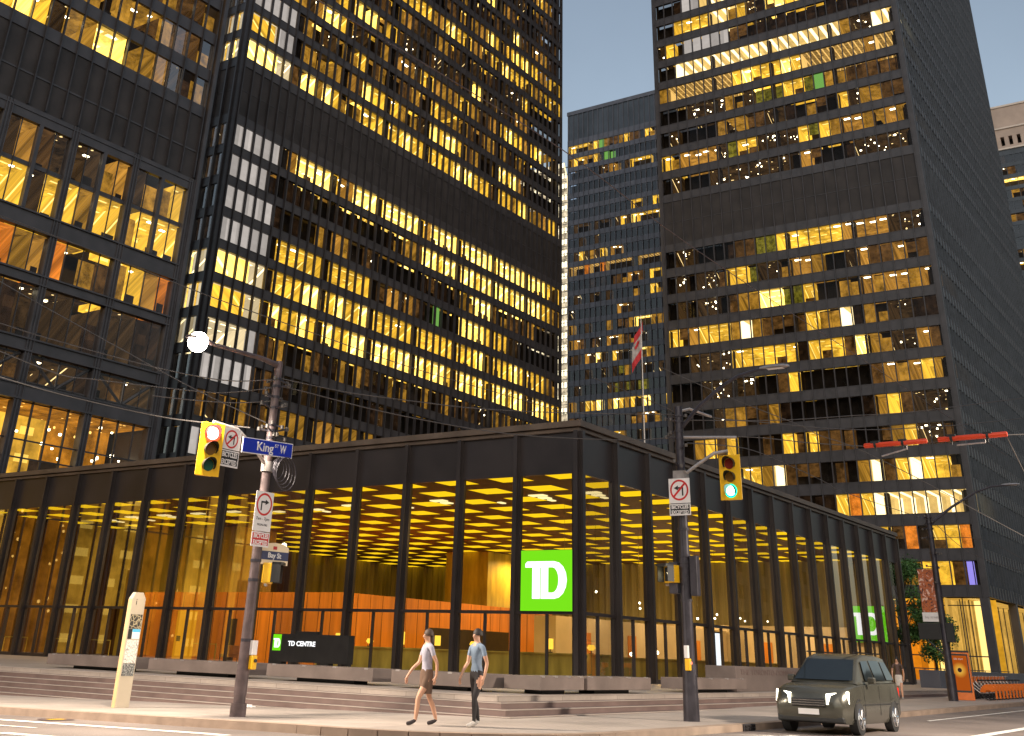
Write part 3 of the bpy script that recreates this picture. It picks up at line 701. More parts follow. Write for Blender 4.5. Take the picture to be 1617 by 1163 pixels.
# lounge chairs and desks on the banking floor
rf = random.Random(21); M['leath'] = pbr('tan_leather', (.22, .10, .04, 1), .5)
spots = [(5.6, 10.5), (6.4, 13), (5.5, 20.5), (6.2, 26), (9, 5.6), (12.5, 6.2), (17, 8.6), (22, 9.2), (27, 6.5), (33, 7.5), (38, 6), (11, 10)]
where = ['nearest the left glass', 'behind the second left bay', 'by the wooden room corner', 'along the wooden room', 'near the pavilion corner', 'second along the right glass', 'third along the right glass', 'fourth along the right glass', 'fifth along the right glass', 'sixth along the right glass', 'last along the right glass', 'in the middle of the floor']
for (x, y), w_ in zip(spots, where):
    a = rf.uniform(0, 6.28); t = thing('lounge_chair', 'tan lounge chair inside the pavilion, '+w_, 'chair', (x, y, .012), 'lounge chairs in the banking hall')
    def CB(m, a0, a1, b0, b1, z0, z1):
        c, s = math.cos(a), math.sin(a); T = lambda p, q, z: (x+p*c-q*s, y+p*s+q*c, z)
        m.hexa([T(a0, b0, z0), T(a1, b0, z0), T(a1, b1, z0), T(a0, b1, z0), T(a0, b0, z1), T(a1, b0, z1), T(a1, b1, z1), T(a0, b1, z1)])
    m = MB(); CB(m, -.38, .38, -.38, .38, .3, .46); part(m, 'seat', M['leath'], t, bevel=.03)
    m = MB(); CB(m, -.38, .38, .3, .4, .46, .9); part(m, 'backrest', M['leath'], t, bevel=.03)
    for p, q in ((-.34, -.34), (.34, -.34), (.34, .34), (-.34, .34)): m = MB(); CB(m, p-.02, p+.02, q-.02, q+.02, .014, .3); part(m, 'leg', M['lampbase'], t)
# light-box totem inside the right facade
t = thing('display_totem', 'bright white display totem standing behind the right glass wall', 'display', (16.6, 1.4, 0))
m = MB(); m.box(16.15, 17.05, 1.3, 1.5, .012, 2.35); part(m, 'case', M['screen'], t)
m = MB(); m.box(16.22, 16.98, 1.28, 1.295, .8, 2.28); m.box(16.22, 16.98, 1.285, 1.295, .5, .79, 1); part(m, 'screen', [emit('white_screen', (.85, .93, 1), 1.4), emit('blue_grey_screen', (.3, .42, .6), .9)], t)

# the green bank signs
M['sg'] = emit('sign_green', (.20, .80, .012), 1.0); M['sw'] = emit('sign_white', (1, 1, 1), 1.5)
def logo(m, S, mi):
    """S(a, b, h) maps sign fractions to the world; blocky joined T and D"""
    def ex(pts):
        n = len(pts); f = [S(a, b, .02) for a, b in pts]; m.poly(f, mi)
        for i in range(n):
            a, b = pts[i], pts[(i+1) % n]; m.quad(S(*a, .02), S(*b, .02), S(*b, 0), S(*a, 0), mi)
    ex([(.10, .71), (.385, .71), (.385, .81), (.14, .81), (.10, .77)][::-1]); ex([(.24, .20), (.385, .20), (.385, .71), (.24, .71)])
    def ring(a0, a1):
        out = []; inn = []
        for k in range(9):
            t = a0+(a1-a0)*k/8
            out.append((.66+.24*math.cos(t), .505+.305*math.sin(t))); inn.append((.63+.115*math.cos(t), .505+.205*math.sin(t)))
        for k in range(8): ex([out[k], out[k+1], inn[k+1], inn[k]])
    ring(-PI/2, PI/2)
    ex([(.405, .20), (.545, .20), (.545, .71), (.405, .71)]); ex([(.545, .20), (.66, .20), (.63, .30), (.545, .30)]); ex([(.385, .71), (.63, .71), (.66, .81), (.385, .81)])
def bank_sign(label, P0, U, Nn, w, h, loc, grp=None):
    t = thing('bank_sign', label, 'sign', loc, grp)
    U, Nn, P0 = Vector(U), Vector(Nn), Vector(P0)
    S = lambda a, b, d: P0+U*(a*w)+Z*(b*h)+Nn*(d+.05)
    m = MB(); m.hexa([S(0, 0, -.17), S(1, 0, -.17), S(1, 0, -.03), S(0, 0, -.03), S(0, 1, -.17), S(1, 1, -.17), S(1, 1, -.03), S(0, 1, -.03)], 0); part(m, 'case', M['steel'], t)
    m = MB(); m.quad(S(.005, .005, -.02), S(.995, .005, -.02), S(.995, .995, -.02), S(.005, .995, -.02)); part(m, 'face', M['sg'], t)
    m = MB(); logo(m, S, 0); part(m, 'lettering', M['sw'], t)
    return t
bank_sign('large square green bank sign hung on the glass beside the pavilion corner', (-.12, 2.72, ZT+.04), (0, -1, 0), (-1, 0, 0), 2.5, 2.33, (0, 1.4, 2.5), 'square green bank signs')
bank_sign('farther square green bank sign seen through the right glass wall', (43.8, 3.1, 2.55), (0, -1, 0), (-1, 0, 0), 2.7, 2.35, (43.8, 1.2, 2.5), 'square green bank signs')
# black monument sign on the plaza
t = thing('monument_sign', 'black plaza sign board with a small green logo and white words', 'sign', (-8.9, 6.2, 0))
Sx = -8.9
m = MB(); m.box(Sx, Sx+.3, 4.3, 8.1, .42, 1.34); m.box(Sx+.02, Sx+.28, 7.5, 8.08, .0, .42); m.box(Sx+.02, Sx+.28, 5.2, 5.6, 0, .42); m.box(Sx+.05, Sx+.25, 4.32, 4.45, 0, .42); m.box(Sx+.1, Sx+.2, 5.9, 7, 1.34, 1.44)
part(m, 'board', pbr('sign_board_black', (.02, .018, .017, 1), .4), t)
P0 = Vector((Sx-.01, 8.0, .78)); S = lambda a, b, d: P0+Vector((0, -1, 0))*(a*.42)+Z*(b*.5)+Vector((-1, 0, 0))*d
m = MB(); m.quad(S(0, 0, 0), S(1, 0, 0), S(1, 1, 0), S(0, 1, 0)); m.quad(S(0, 1.0, -.001), S(1, 1.0, -.001), S(1, 1.08, -.001), S(0, 1.08, -.001)); part(m, 'logo_panel', M['sg'], t)
m = MB(); logo(m, S, 0); part(m, 'logo', M['sw'], t)
text_mesh('lettering', 'TD CENTRE', .22, M['sw'], (Sx-.005, 6.55, 1.02), (0, -1, 0), (0, 0, 1), (-1, 0, 0), t, width=1.35, bold=.006)

# ---------------------------------------------------------------- plaza, steps, ground
M['granite'] = pbr('plaza_granite', (.36, .30, .26, 1), .55, 0, .4, .5, .12, bump=.15, bscale=30)
def tiled(name, col, sx, sy, dark=.75, rough=.6):
    m, ns, L = new_mat(name)
    o = N(ns, 'ShaderNodeOutputMaterial'); p = N(ns, 'ShaderNodeBsdfPrincipled'); L.new(p.outputs[0], o.inputs[0])
    tc = N(ns, 'ShaderNodeTexCoord'); br = N(ns, 'ShaderNodeTexBrick'); L.new(tc.outputs['Object'], br.inputs[0])
    br.inputs['Scale'].default_value = 1; br.inputs['Brick Width'].default_value = sx; br.inputs['Row Height'].default_value = sy
    br.inputs['Mortar Size'].default_value = .012; br.offset = 0
    c = col; br.inputs['Color1'].default_value = (*c, 1); br.inputs['Color2'].default_value = (*[x*.86 for x in c], 1); br.inputs['Mortar'].default_value = (*[x*dark for x in c], 1)
    nz = N(ns, 'ShaderNodeTexNoise'); nz.inputs['Scale'].default_value = .8; nz.inputs['Detail'].default_value = 9; nz.inputs['Roughness'].default_value = .65; L.new(tc.outputs['Object'], nz.inputs[0])
    n3 = N(ns, 'ShaderNodeTexNoise'); n3.inputs['Scale'].default_value = 5; n3.inputs['Detail'].default_value = 12; n3.inputs['Roughness'].default_value = .8; L.new(tc.outputs['Object'], n3.inputs[0])
    vg = N(ns, 'ShaderNodeTexVoronoi'); vg.inputs['Scale'].default_value = 2.2; L.new(tc.outputs['Object'], vg.inputs[0])
    gum = mth(ns, L, 'MULTIPLY_ADD', mth(ns, L, 'LESS_THAN', vg.outputs['Distance'], .055), -.35, 1.)
    k = mth(ns, L, 'MULTIPLY', gum, mth(ns, L, 'MULTIPLY_ADD', nz.outputs[0], .7, mth(ns, L, 'MULTIPLY_ADD', n3.outputs[0], .5, .4)))
    s = N(ns, 'ShaderNodeVectorMath', operation='SCALE'); L.new(br.outputs[0], s.inputs[0]); L.new(k, s.inputs['Scale'])
    L.new(s.outputs[0], p.inputs['Base Color'])
    L.new(mth(ns, L, 'MULTIPLY_ADD', nz.outputs[0], .35, rough-.18), p.inputs['Roughness'])
    n2 = N(ns, 'ShaderNodeTexNoise'); n2.inputs['Scale'].default_value = 45; L.new(tc.outputs['Object'], n2.inputs[0])
    bn = N(ns, 'ShaderNodeBump'); bn.inputs['Strength'].default_value = .2; bn.inputs['Distance'].default_value = .01; L.new(n2.outputs[0], bn.inputs['Height']); L.new(bn.outputs[0], p.inputs['Normal'])
    return m
M['plaza'] = tiled('plaza_pavers', (.40, .33, .28), 1.52, 1.52, .6)
M['step'] = pbr('granite_step', (.17, .115, .10, 1), .6, 0, .4, 1.5, .2, bump=.2, bscale=40)
M['side'] = tiled('concrete_pavement', (.42, .35, .30), 1.5, 1.5, .7, .75)
M['kerb'] = pbr('kerb_concrete', (.33, .24, .18, 1), .8, 0, .3, 2, .2, bump=.3)
M['road'] = pbr('asphalt', (.21, .17, .15, 1), .55, 0, .5, .35, .3, bump=.5, bscale=60)
M['paint'] = pbr('road_paint', (.78, .74, .68, 1), .55, 0, .4, 6, .12)
PX, PY = -16.8, -7.35
m = MB(); m.box(PX, 140, PY, 140, -.124, 0); struct(m, 'plaza', M['plaza'])
m = MB()
for k in range(1, 8):
    o_ = .38*k; zt = -.125*k
    m.box(PX-o_, PX-o_+.379, PY-o_, 140, zt-.3, zt)
    m.box(PX-o_+.38, 140, PY-o_, PY-o_+.379, zt-.3, zt)
struct(m, 'plaza_steps', M['step'])
# granite nosings: lighter edges on each tread
m = MB()
for k in range(0, 8):
    o_ = .38*k; zt = -.125*k
    m.box(PX-o_-.012, PX-o_+.06, PY-o_-.012, 140, zt-.018, zt+.004); m.box(PX-o_+.06, 140, PY-o_-.012, PY-o_+.06, zt-.018, zt+.004)
struct(m, 'step_edges', M['granite'])
KX, KY, KR = -24.3, -12.2, 4.2
def kerbx(Y):
    c = KY+KR
    if Y >= c: return KX
    return KX+KR-math.sqrt(max(0, KR*KR-(c-Y)**2))
m = MB()
ys = [KY+KR-KR*math.cos(t*PI/2/12) if False else KY+KR*(1-math.cos(t*PI/24)) for t in range(13)]
ys = sorted(set([round(y, 4) for y in ys]+[-6, -4, -2, 0, 2, 4, 6, 8, 10, 14, 20, 30, 40, 60, 100]))
for a, b in zip(ys[:-1], ys[1:]):
    fr_ = [0, .04, .1, .2, .35, .6, 1.]
    xa = [kerbx(a), -19, -17.5, -10, 0, 12, 30, 50, 300]; xb = [kerbx(b), -19, -17.5, -10, 0, 12, 30, 50, 300]
    for i in range(len(xa)-1):
        A, B = (xa[i], a), (xa[i+1], a); C_, D_ = (xb[i+1], b), (xb[i], b)
        m.quad(*[(x, y, gz(x, y)) for x, y in (A, B, C_, D_)])
struct(m, 'pavement', M['side'])
kp = [(KX, 100), (KX, 40), (KX, 20), (KX, 8), (KX, 0), (KX, -4)]+[(KX+KR-KR*math.cos(t), KY+KR-KR*math.sin(t)) for t in [i*PI/24 for i in range(13)]]+[(-17, KY), (-10, KY), (0, KY), (12, KY), (30, KY), (50, KY), (300, KY)]
m = MB()
for i in range(len(kp)-1):
    a, b = Vector(kp[i]), Vector(kp[i+1]); t = (b-a).normalized(); n = Vector((t.y, -t.x))
    if n.dot(Vector((-1, -1))) < 0 and not (t.y < -.9): n = n
    w = .16
    def q3(p, s, dz): return (p.x+n.x*s, p.y+n.y*s, gz(p.x, p.y)+dz)
    for s0, s1 in ((-w, w),):
        m.hexa([q3(a, s0, -.3), q3(b, s0, -.3), q3(b, s1, -.3), q3(a, s1, -.3), q3(a, s0, .006), q3(b, s0, .006), q3(b, s1, .006), q3(a, s1, .006)])
struct(m, 'kerb', M['kerb'])
m = MB(); gx = [-900, -200, -60, -40, -30, -24, -20, -16, -12, -8, -4, 0, 6, 12, 20, 35, 50, 120, 900]; gy = [-900, -200, -60, -30, -24, -18, -14, -12, -8, -4, 0, 5, 10, 20, 40, 100, 900]
for i in range(len(gx)-1):
    for j in range(len(gy)-1):
        m.quad(*[(x, y, gz(x, y)-.14) for x, y in ((gx[i], gy[j]), (gx[i+1], gy[j]), (gx[i+1], gy[j+1]), (gx[i], gy[j+1]))])
struct(m, 'road', M['road'])
m = MB()
def strip(x0, y0, x1, y1, w, n=8):
    a, b = Vector((x0, y0)), Vector((x1, y1)); t = (b-a).normalized(); nn = Vector((-t.y, t.x))*w/2
    for i in range(n):
        p, q = a.lerp(b, i/n), a.lerp(b, (i+1)/n)
        m.quad(*[(v.x, v.y, gz(v.x, v.y)-.134) for v in (p-nn, q-nn, q+nn, p+nn)])
strip(-25.9, 12, -25.9, -13.6, .3); strip(-28.6, -5, -28.6, -13.6, .3); strip(-25.9, -13.75, -14, -13.75, .25)
strip(-2, -13.6, 60, -13.6, .14); strip(-30, -16.6, 40, -16.6, .3); strip(-14, -14.6, -14, -20, .3); strip(-27.2, 8, -27.2, -4, .12)
struct(m, 'road_markings', M['paint'])
m = MB()
for y in (-17.6, -19.1): m.box(-60, 120, y-.04, y+.04, -.75, gz(0, 0)-.139+.004)
for y in (-17.6, -19.1): strip(-60, y, 40, y, .07, 20)
struct(m, 'tram_rails', pbr('steel_rail', (.35, .33, .32, 1), .3, 1.))
SUN_EL, SUN_ROT, SKY_SAT, SKY_STR = 30, 235, .72, .139
LAMP_POS = (-25.55, -4.94, 6.93)
# ---------------------------------------------------------------- street furniture
M['pole'] = pbr('brown_grey_pole', (.12, .085, .085, 1), .5, .2, .5, 4, .35, bump=.1)
M['pole_d'] = pbr('dark_pole', (.045, .04, .05, 1), .4, .3, .5, 4, .3)
M['galv'] = pbr('galvanised_steel', (.42, .38, .36, 1), .4, .6, .5, 5, .2)
M['sig_y'] = pbr('signal_yellow', (.9, .5, .01, 1), .4, 0, .5, 3, .08)
M['sig_b'] = pbr('signal_black', (.02, .02, .02, 1), .5)
M['white'] = pbr('sign_white_enamel', (.8, .76, .74, 1), .45, 0, .4, 3, .06)
M['black'] = pbr('sign_black_ink', (.02, .018, .018, 1), .5)
M['red'] = pbr('sign_red_ink', (.55, .02, .02, 1), .5)
M['blue'] = pbr('street_sign_blue', (.008, .03, .42, 1), .4, 0, .5, 3, .06)
M['navy'] = pbr('sign_navy', (.03, .04, .11, 1), .5); M['cream'] = pbr('sign_cream', (.85, .68, .45, 1), .5, 0, .4, 3, .06)
M['rubber'] = pbr('black_cable', (.03, .028, .028, 1), .6)
M['steelw'] = pbr('bare_wire', (.09, .08, .075, 1), .5, .3)
nX, nY = Vector((-1, 0, 0)), Vector((0, -1, 0))
def sframe(origin, U, Nn):
    O, U, Nn = Vector(origin), Vector(U), Vector(Nn)
    return lambda a, b, d=0.: O+U*a+Z*b+Nn*d
def ring_(m, S, cx, cz, r0, r1, d, mi, a0=0, a1=2*PI, n=28):
    for k in range(n):
        t0, t1 = a0+(a1-a0)*k/n, a0+(a1-a0)*(k+1)/n
        P = lambda r, t: S(cx+r*math.cos(t), cz+r*math.sin(t), d)
        m.quad(P(r0, t0), P(r1, t0), P(r1, t1), P(r0, t1), mi)
def plate(m, S, a0, a1, b0, b1, d0, d1, mi): m.hexa([S(a0, b0, d0), S(a1, b0, d0), S(a1, b0, d1), S(a0, b0, d1), S(a0, b1, d0), S(a1, b1, d0), S(a1, b1, d1), S(a0, b1, d1)], mi)
def flat(m, S, pts, d, mi): m.poly([S(a, b, d) for a, b in pts], mi)
def turn_sign(label, O, U, Nn, w=.58, h=.44, left=True, extra=None, group=None, tab=True, tabtxt=('BICYCLES', 'EXCEPTED'), tabcol='black', th=.36):
    """no-turn sign: O is the top centre"""
    t = thing('traffic_sign', label, 'sign', O, group); S = sframe(O, U, Nn)
    m = MB(); plate(m, S, -w/2, w/2, -h, 0, -.01, 0, 0); part(m, 'plate', M['white'], t)
    r = min(w, h if not extra else w)*.44; cz = -r-.03
    m = MB(); ring_(m, S, 0, cz, r*.82, r, .004, 0)
    sx = 1 if left else -1
    c, s_ = math.cos(PI/4)*r*.84, math.sin(PI/4)*r*.84; k = r*.07
    flat(m, S, [(-c*sx-k, cz-s_+k), (-c*sx+k, cz-s_-k), (c*sx+k, cz+s_-k), (c*sx-k, cz+s_+k)], .007, 0); part(m, 'ring', M['red'], t)
    m = MB(); a = -1 if left else 1
    flat(m, S, [(-a*r*.36-r*.08, cz-r*.55), (-a*r*.36+r*.08, cz-r*.55), (-a*r*.36+r*.08, cz+r*.28), (-a*r*.36-r*.08, cz+r*.28)], .0055, 0)
    flat(m, S, [(-a*r*.36-a*.02, cz+r*.12), (a*r*.14, cz+r*.12), (a*r*.14, cz+r*.28), (-a*r*.36-a*.02, cz+r*.28)], .0057, 0)
    flat(m, S, [(a*r*.12, cz-r*.04), (a*r*.58, cz+r*.2), (a*r*.12, cz+r*.44)], .0059, 0); part(m, 'arrow', M['black'], t)
    if extra:
        for j, (tx, sz) in enumerate(extra): text_mesh('lettering', tx, sz, M['black'], S(0, -h+.26-.13*j, .001), U, (0, 0, 1), Nn, t, width=w*(.74, .55)[j], depth=.002)
    if tab:
        m = MB(); plate(m, S, -w/2, w/2, -h-.02-th*.95, -h-.02, -.01, 0, 0); part(m, 'tab', M['white'], t)
        m = MB(); plate(m, S, -w/2+.025, w/2-.025, -h-th*.9, -h-.045, 0, .003, 0); part(m, 'tab_face', M[tabcol], t)
        for j, tx in enumerate(tabtxt): text_mesh('lettering', tx, th*.4, M['white'], S(0, -h-.02-th*(.27+.42*j), .003), U, (0, 0, 1), Nn, t, width=w*.8, depth=.002, bold=.004)
    return t
def signal(label, O, U, Nn, lit, w=.46, h=1.1, group='traffic signals over the junction'):
    """O = top centre of the head; U reading direction of its face"""
    t = thing('traffic_light', label, 'traffic light', O, group); S = sframe(O, U, Nn)
    m = MB(); plate(m, S, -w/2, w/2, -h, 0, -.02, .0, 0); plate(m, S, -w*.32, w*.32, -h*.98, -.02, -.24, -.02, 0); part(m, 'housing', M['sig_y'], t, bevel=.012)
    cols = {'red': ((1, .10, .04), 14), 'amber': ((.15, .06, 0), .2), 'green': ((.0, 1, .55), 12)}
    for i, nm in enumerate(('red', 'amber', 'green')):
        cz = -h*(.2+.3*i); r = .135 if i else .15
        mm = MB(); n = 20
        ring_(mm, S, 0, cz, 0, r*.92, .012, 0)
        mat = emit('signal_'+nm, (1, .55, .45) if nm == 'red' else (.55, 1, .85), 7.) if nm == lit else pbr('signal_lens_'+nm, {'red': (.2, .02, .01, 1), 'amber': (.2, .09, .01, 1), 'green': (.01, .09, .05, 1)}[nm], .25)
        part(mm, 'lens', mat, t)
        if nm == lit:
            mm = MB(); ring_(mm, S, 0, cz, r*.92, r*1.28, .014, 0); part(mm, 'lens_glow_ring', emit('signal_rim_'+nm, cols[nm][0], 2.2), t)  # added ring imitating the glow around the lit lens
        mm = MB()
        for k in range(n):
            t0 = -PI*.18+(PI*1.36)*k/n; t1 = -PI*.18+(PI*1.36)*(k+1)/n
            def P(tt, d, rr=r): return S(rr*1.08*math.cos(tt), cz+rr*1.08*math.sin(tt), d)
            l0 = .24*(.45+.55*max(0, math.sin(t0))); l1 = .24*(.45+.55*max(0, math.sin(t1)))
            mm.quad(P(t0, 0), P(t1, 0), P(t1, l1), P(t0, l0), 0); mm.quad(P(t0, 0, r*.94), P(t1, 0, r*.94), P(t1, l1, r*.94), P(t0, l0, r*.94), 0)
        part(mm, 'visor', M['sig_b'] if nm != 'red' or lit != 'red' else M['red'], t)
    return t
def lamp_head(t, P, D, lit, name='lamp_head'):
    """cobra-head luminaire at P pointing along D (horizontal)"""
    D = Vector(D).normalized(); R_ = D.cross(Z); P = Vector(P)
    m = MB(); pts = []
    prof = [(-.05, .05, .05), (.1, .09, .07), (.35, .15, .08), (.6, .14, .07), (.75, .06, .04)]
    n = 10; rings = []
    for (l, wv, hv) in prof:
        rings.append([P+D*l+R_*(wv*math.cos(2*PI*k/n))+Z*(hv*math.sin(2*PI*k/n)*(1 if math.sin(2*PI*k/n) > 0 else .35)) for k in range(n)])
    for a, b in zip(rings[:-1], rings[1:]):
        for k in range(n): m.quad(a[k], a[(k+1) % n], b[(k+1) % n], b[k])
    m.poly(rings[0]); m.poly(rings[-1][::-1]); h = part(m, name, M['galv'] if not lit else M['pole'], t, smooth=True)
    m = MB()
    if lit:
        c = P+D*.42-Z*.05
        for i in range(6):
            for k in range(14):
                def Q(i_, k_): 
                    ph = -PI/2+PI*i_/6; return c+D*(.23*math.cos(ph)*math.cos(2*PI*k_/14))+R_*(.23*math.cos(ph)*math.sin(2*PI*k_/14))+Z*(.23*math.sin(ph))
                m.quad(Q(i, k), Q(i, k+1), Q(i+1, k+1), Q(i+1, k))
        part(m, 'lamp_glow_ball', emit('street_lamp_glow', (1, .93, .78), 30), t)  # glare of the lit lens shaped as a glowing ball
    else:
        m.quad(P+D*.15-R_*.1-Z*.035, P+D*.6-R_*.1-Z*.035, P+D*.6+R_*.1-Z*.035, P+D*.15+R_*.1-Z*.035); part(m, 'lens', M['white'], t)
# ---- pole 1 (left): street lamp pole with all that hangs on it
z1 = gz(-23, -4.94)
p1 = thing('street_lamp', 'brown-grey street pole at the left kerb whose lamp is lit, in front of the pavilion', 'street lamp', (-23, -4.94, z1), 'street lamp poles')
m = MB(); m.tube([(-23, -4.94, z1), (-23, -4.94, 2.5), (-23, -4.94, 7.05)], [.13, .11, .09], 14); m.tube([(-23, -4.94, z1), (-23, -4.94, z1+.25)], .17, 14); m.tube([(-23, -4.94, z1+.4), (-23, -4.94, z1+.9)], .137, 14); part(m, 'pole', M['pole'], p1, smooth=True)
m = MB(); m.tube([(-23, -4.94, 6.95), (-23.6, -4.94, 7.0), (-24.6, -4.94, 6.99), (-25.2, -4.94, 6.98)], [.07, .055, .045, .04], 10); part(m, 'lamp_arm', M['pole'], p1, smooth=True)
lamp_head(p1, (-25.15, -4.94, 6.98), (-1, 0, 0), True)
def clamps(t, x, y, zs, r=.12, n=3, seed=1):
    rr = random.Random(seed)
    for z in zs:
        m = MB()
        m.tube([(x, y, z-.03), (x, y, z+.03)], r, 12)
        for k in range(n):
            a = rr.uniform(0, 2*PI); L_ = rr.uniform(.12, .3)
            A = Vector((x+math.cos(a)*r, y+math.sin(a)*r, z)); B = A+Vector((math.cos(a)*L_, math.sin(a)*L_, rr.uniform(-.05, .08)))
            m.tube([A, B], .022, 6); m.tube([B-Z*.04, B+Z*.04], .045, 8, 1)
        part(m, 'cable_clamp', [M['pole_d'], M['steelw']], t, smooth=False)
clamps(p1, -23, -4.94, [6.62, 6.45, 6.2, 5.95, 5.55, 5.42, 5.25], .105, 3, 3)
clamps(p1, -23, -4.94, [1.0, 2.2, 2.6], .125, 0, 4)
m = MB(); c = Vector((-22.75, -5.05, 4.6))
for q in range(5):
    r = .21+.035*q; m.tube([c+Vector((r*math.cos(t_)*.9+.02*q, -.05*q, r*math.sin(t_)*1.05-.03*q)) for t_ in [i*2*PI/20 for i in range(21)]], .011, 5, cap=False)
o = single(m, 'cable_coil', M['pole_d'], 'coil of spare cable tied to the left pole below the blue street sign', 'cable coil')
# mast arm with the red signal, signs
m = MB(); m.tube([(-23, -4.94, 4.6), (-23.5, -4.98, 4.95), (-24.1, -5.0, 5.26), (-24.85, -5.0, 5.3)], .04, 8); m.tube([(-23, -4.94, 4.72), (-23, -4.94, 4.5)], .14, 10); part(m, 'signal_arm', M['galv'], p1, smooth=True)
signal('yellow traffic light showing red, hung from the left pole', (-24.88, -5.06, 5.27), (.92, -.39, 0), (-.39, -.92, 0), 'red', w=.54, h=1.12)
turn_sign('white no-left-turn sign beside the red traffic light', (-24.34, -5.1, 5.23), (1, 0, 0), (0, -1, 0), .56, .45, True, th=.37)
t = thing('street_sign', 'blue street name sign with white letters on the left pole', 'sign', (-23.25, -5.15, 4.98)); S = sframe((-23.25, -5.16, 4.98), (.998, 0, .055), (0, -1, 0))
U_ = Vector((.998, 0, .03))
m = MB(); plate(m, S, -.80, .80, -.17, .17, -.02, 0, 0); part(m, 'plate', M['white'], t)
m = MB(); plate(m, S, -.78, .78, -.15, .15, 0, .004, 0); part(m, 'face', M['blue'], t)
text_mesh('lettering', 'King', .27, M['white'], S(-.10, -.005, .004), U_, (0, 0, 1), (0, -1, 0), t, width=.52, depth=.003, bold=.004)
text_mesh('lettering', 'ST', .10, M['white'], S(.27, .06, .004), U_, (0, 0, 1), (0, -1, 0), t, width=.12, depth=.003)
text_mesh('lettering', 'W', .26, M['white'], S(.48, -.0, .004), U_, (0, 0, 1), (0, -1, 0), t, width=.2, depth=.003, bold=.004)
turn_sign('tall white no-right-turn sign with hours on the left pole', (-23.1, -5.1, 4.04), (1, 0, 0), (0, -1, 0), .55, .84, False, extra=(('7am - 7pm', .09), ('MON-FRI', .07)), th=.32, tabcol='red')
t = thing('street_sign', 'cream and navy street name sign lettered Bay St on the left pole', 'sign', (-22.45, -4.9, 2.75)); S = sframe((-22.45, -4.95, 2.75), (1, 0, .02), (0, -1, 0))
m = MB(); plate(m, S, -.45, .45, -.2, .17, -.02, 0, 0); flat(m, S, [(-.45, .17), (.45, .17), (.3, .24), (0, .265), (-.3, .24)], 0, 0); part(m, 'plate', M['cream'], t)
m = MB(); plate(m, S, -.445, .445, -.10, .08, 0, .004, 0); part(m, 'band', M['navy'], t)
text_mesh('lettering', 'Bay St', .15, M['white'], S(0, -.01, .004), (1, 0, 0), (0, 0, 1), (0, -1, 0), t, width=.42, depth=.003, bold=.003)
m = MB(); plate(m, S, -.06, .06, .12, .19, .001, .003, 0); part(m, 'crest', M['red'], t)
def ped(label, O, U, Nn, glow, col, grp='pedestrian signals'):
    t = thing('pedestrian_signal', label, 'pedestrian signal', O, grp); S = sframe(O, U, Nn)
    m = MB(); plate(m, S, -.2, .2, -.42, .0, -.2, 0, 0); part(m, 'housing', M['sig_y'], t, bevel=.02)
    m = MB(); plate(m, S, -.22, .22, -.03, .02, 0, .25, 0); plate(m, S, -.22, -.195, -.4, .02, 0, .2, 0); plate(m, S, .195, .22, -.4, .02, 0, .2, 0); part(m, 'visor', M['sig_b'], t)
    m = MB(); flat(m, S, [(-.16, -.38), (.16, -.38), (.16, -.05), (-.16, -.05)], .004, 0); part(m, 'screen', M['sig_b'], t)
    m = MB(); ring_(m, S, 0, -.12, 0, .035, .007, 0); flat(m, S, [(-.05, -.34), (.05, -.34), (.06, -.17), (-.06, -.17)], .007, 0); part(m, 'symbol', emit('ped_glow', col, glow), t)
    m = MB(); m.tube([S(0, -.46, -.1), S(-.25, -.46, -.1)], .03, 6); part(m, 'bracket', M['galv'], t)
ped('orange-glowing pedestrian signal facing away to the right on the left pole', (-22.5, -5.0, 2.58), (.80, .6, 0), (.6, -.8, 0), 3., (1, .25, .03))
def button(label, O, lit, grp='crossing buttons'):
    x, y, z = O
    t = thing('crossing_button', label, 'crossing button', O, grp)
    m = MB(); m.box(x-.07, x+.07, y-.09, y, z-.02, z+.26); part(m, 'sign', M['white'], t)
    m = MB(); m.box(x-.065, x+.065, y-.13, y, z-.3, z-.03); part(m, 'box', M['sig_y'], t, bevel=.02)
    m = MB(); m.tube([(x-.0, y-.13, z-.13), (x, y-.16, z-.13)], .035, 10); part(m, 'button', emit('button_lit', (1, .2, .1), 3) if lit else M['sig_b'], t)
button('yellow crossing button box low on the left pole', (-22.92, -5.06, .74), False)
# ---- two lamps added out of view on the opposite kerbs to brighten the pavement
def added_lamp(x, y, hx, hy, label):
    z = gz(x, y); t = thing('street_lamp', label, 'street lamp', (x, y, z), 'street lamp poles'); D = Vector((hx-x, hy-y, 0)).normalized()
    m = MB(); m.tube([(x, y, z), (x, y, 4), (x, y, 8)], [.14, .12, .09], 12); part(m, 'pole', M['pole'], t, smooth=True)
    m = MB(); m.tube([(x, y, 7.9), (x+D.x*1.2, y+D.y*1.2, 8.2), (hx, hy, 8.2)], .045, 8); part(m, 'lamp_arm', M['pole'], t, smooth=True)
    lamp_head(t, (hx, hy, 8.2), D, True)
    EXTRA.append((hx+D.x*.4, hy+D.y*.4, 7.75))
EXTRA = []
added_lamp(-33.5, 3.5, -31, 3.5, 'added pavement-brightening lamp on the opposite kerb of the left-hand street, outside the picture')
added_lamp(-9, -28, -9, -25.6, 'added pavement-brightening lamp on the opposite kerb of the right-hand street, outside the picture')
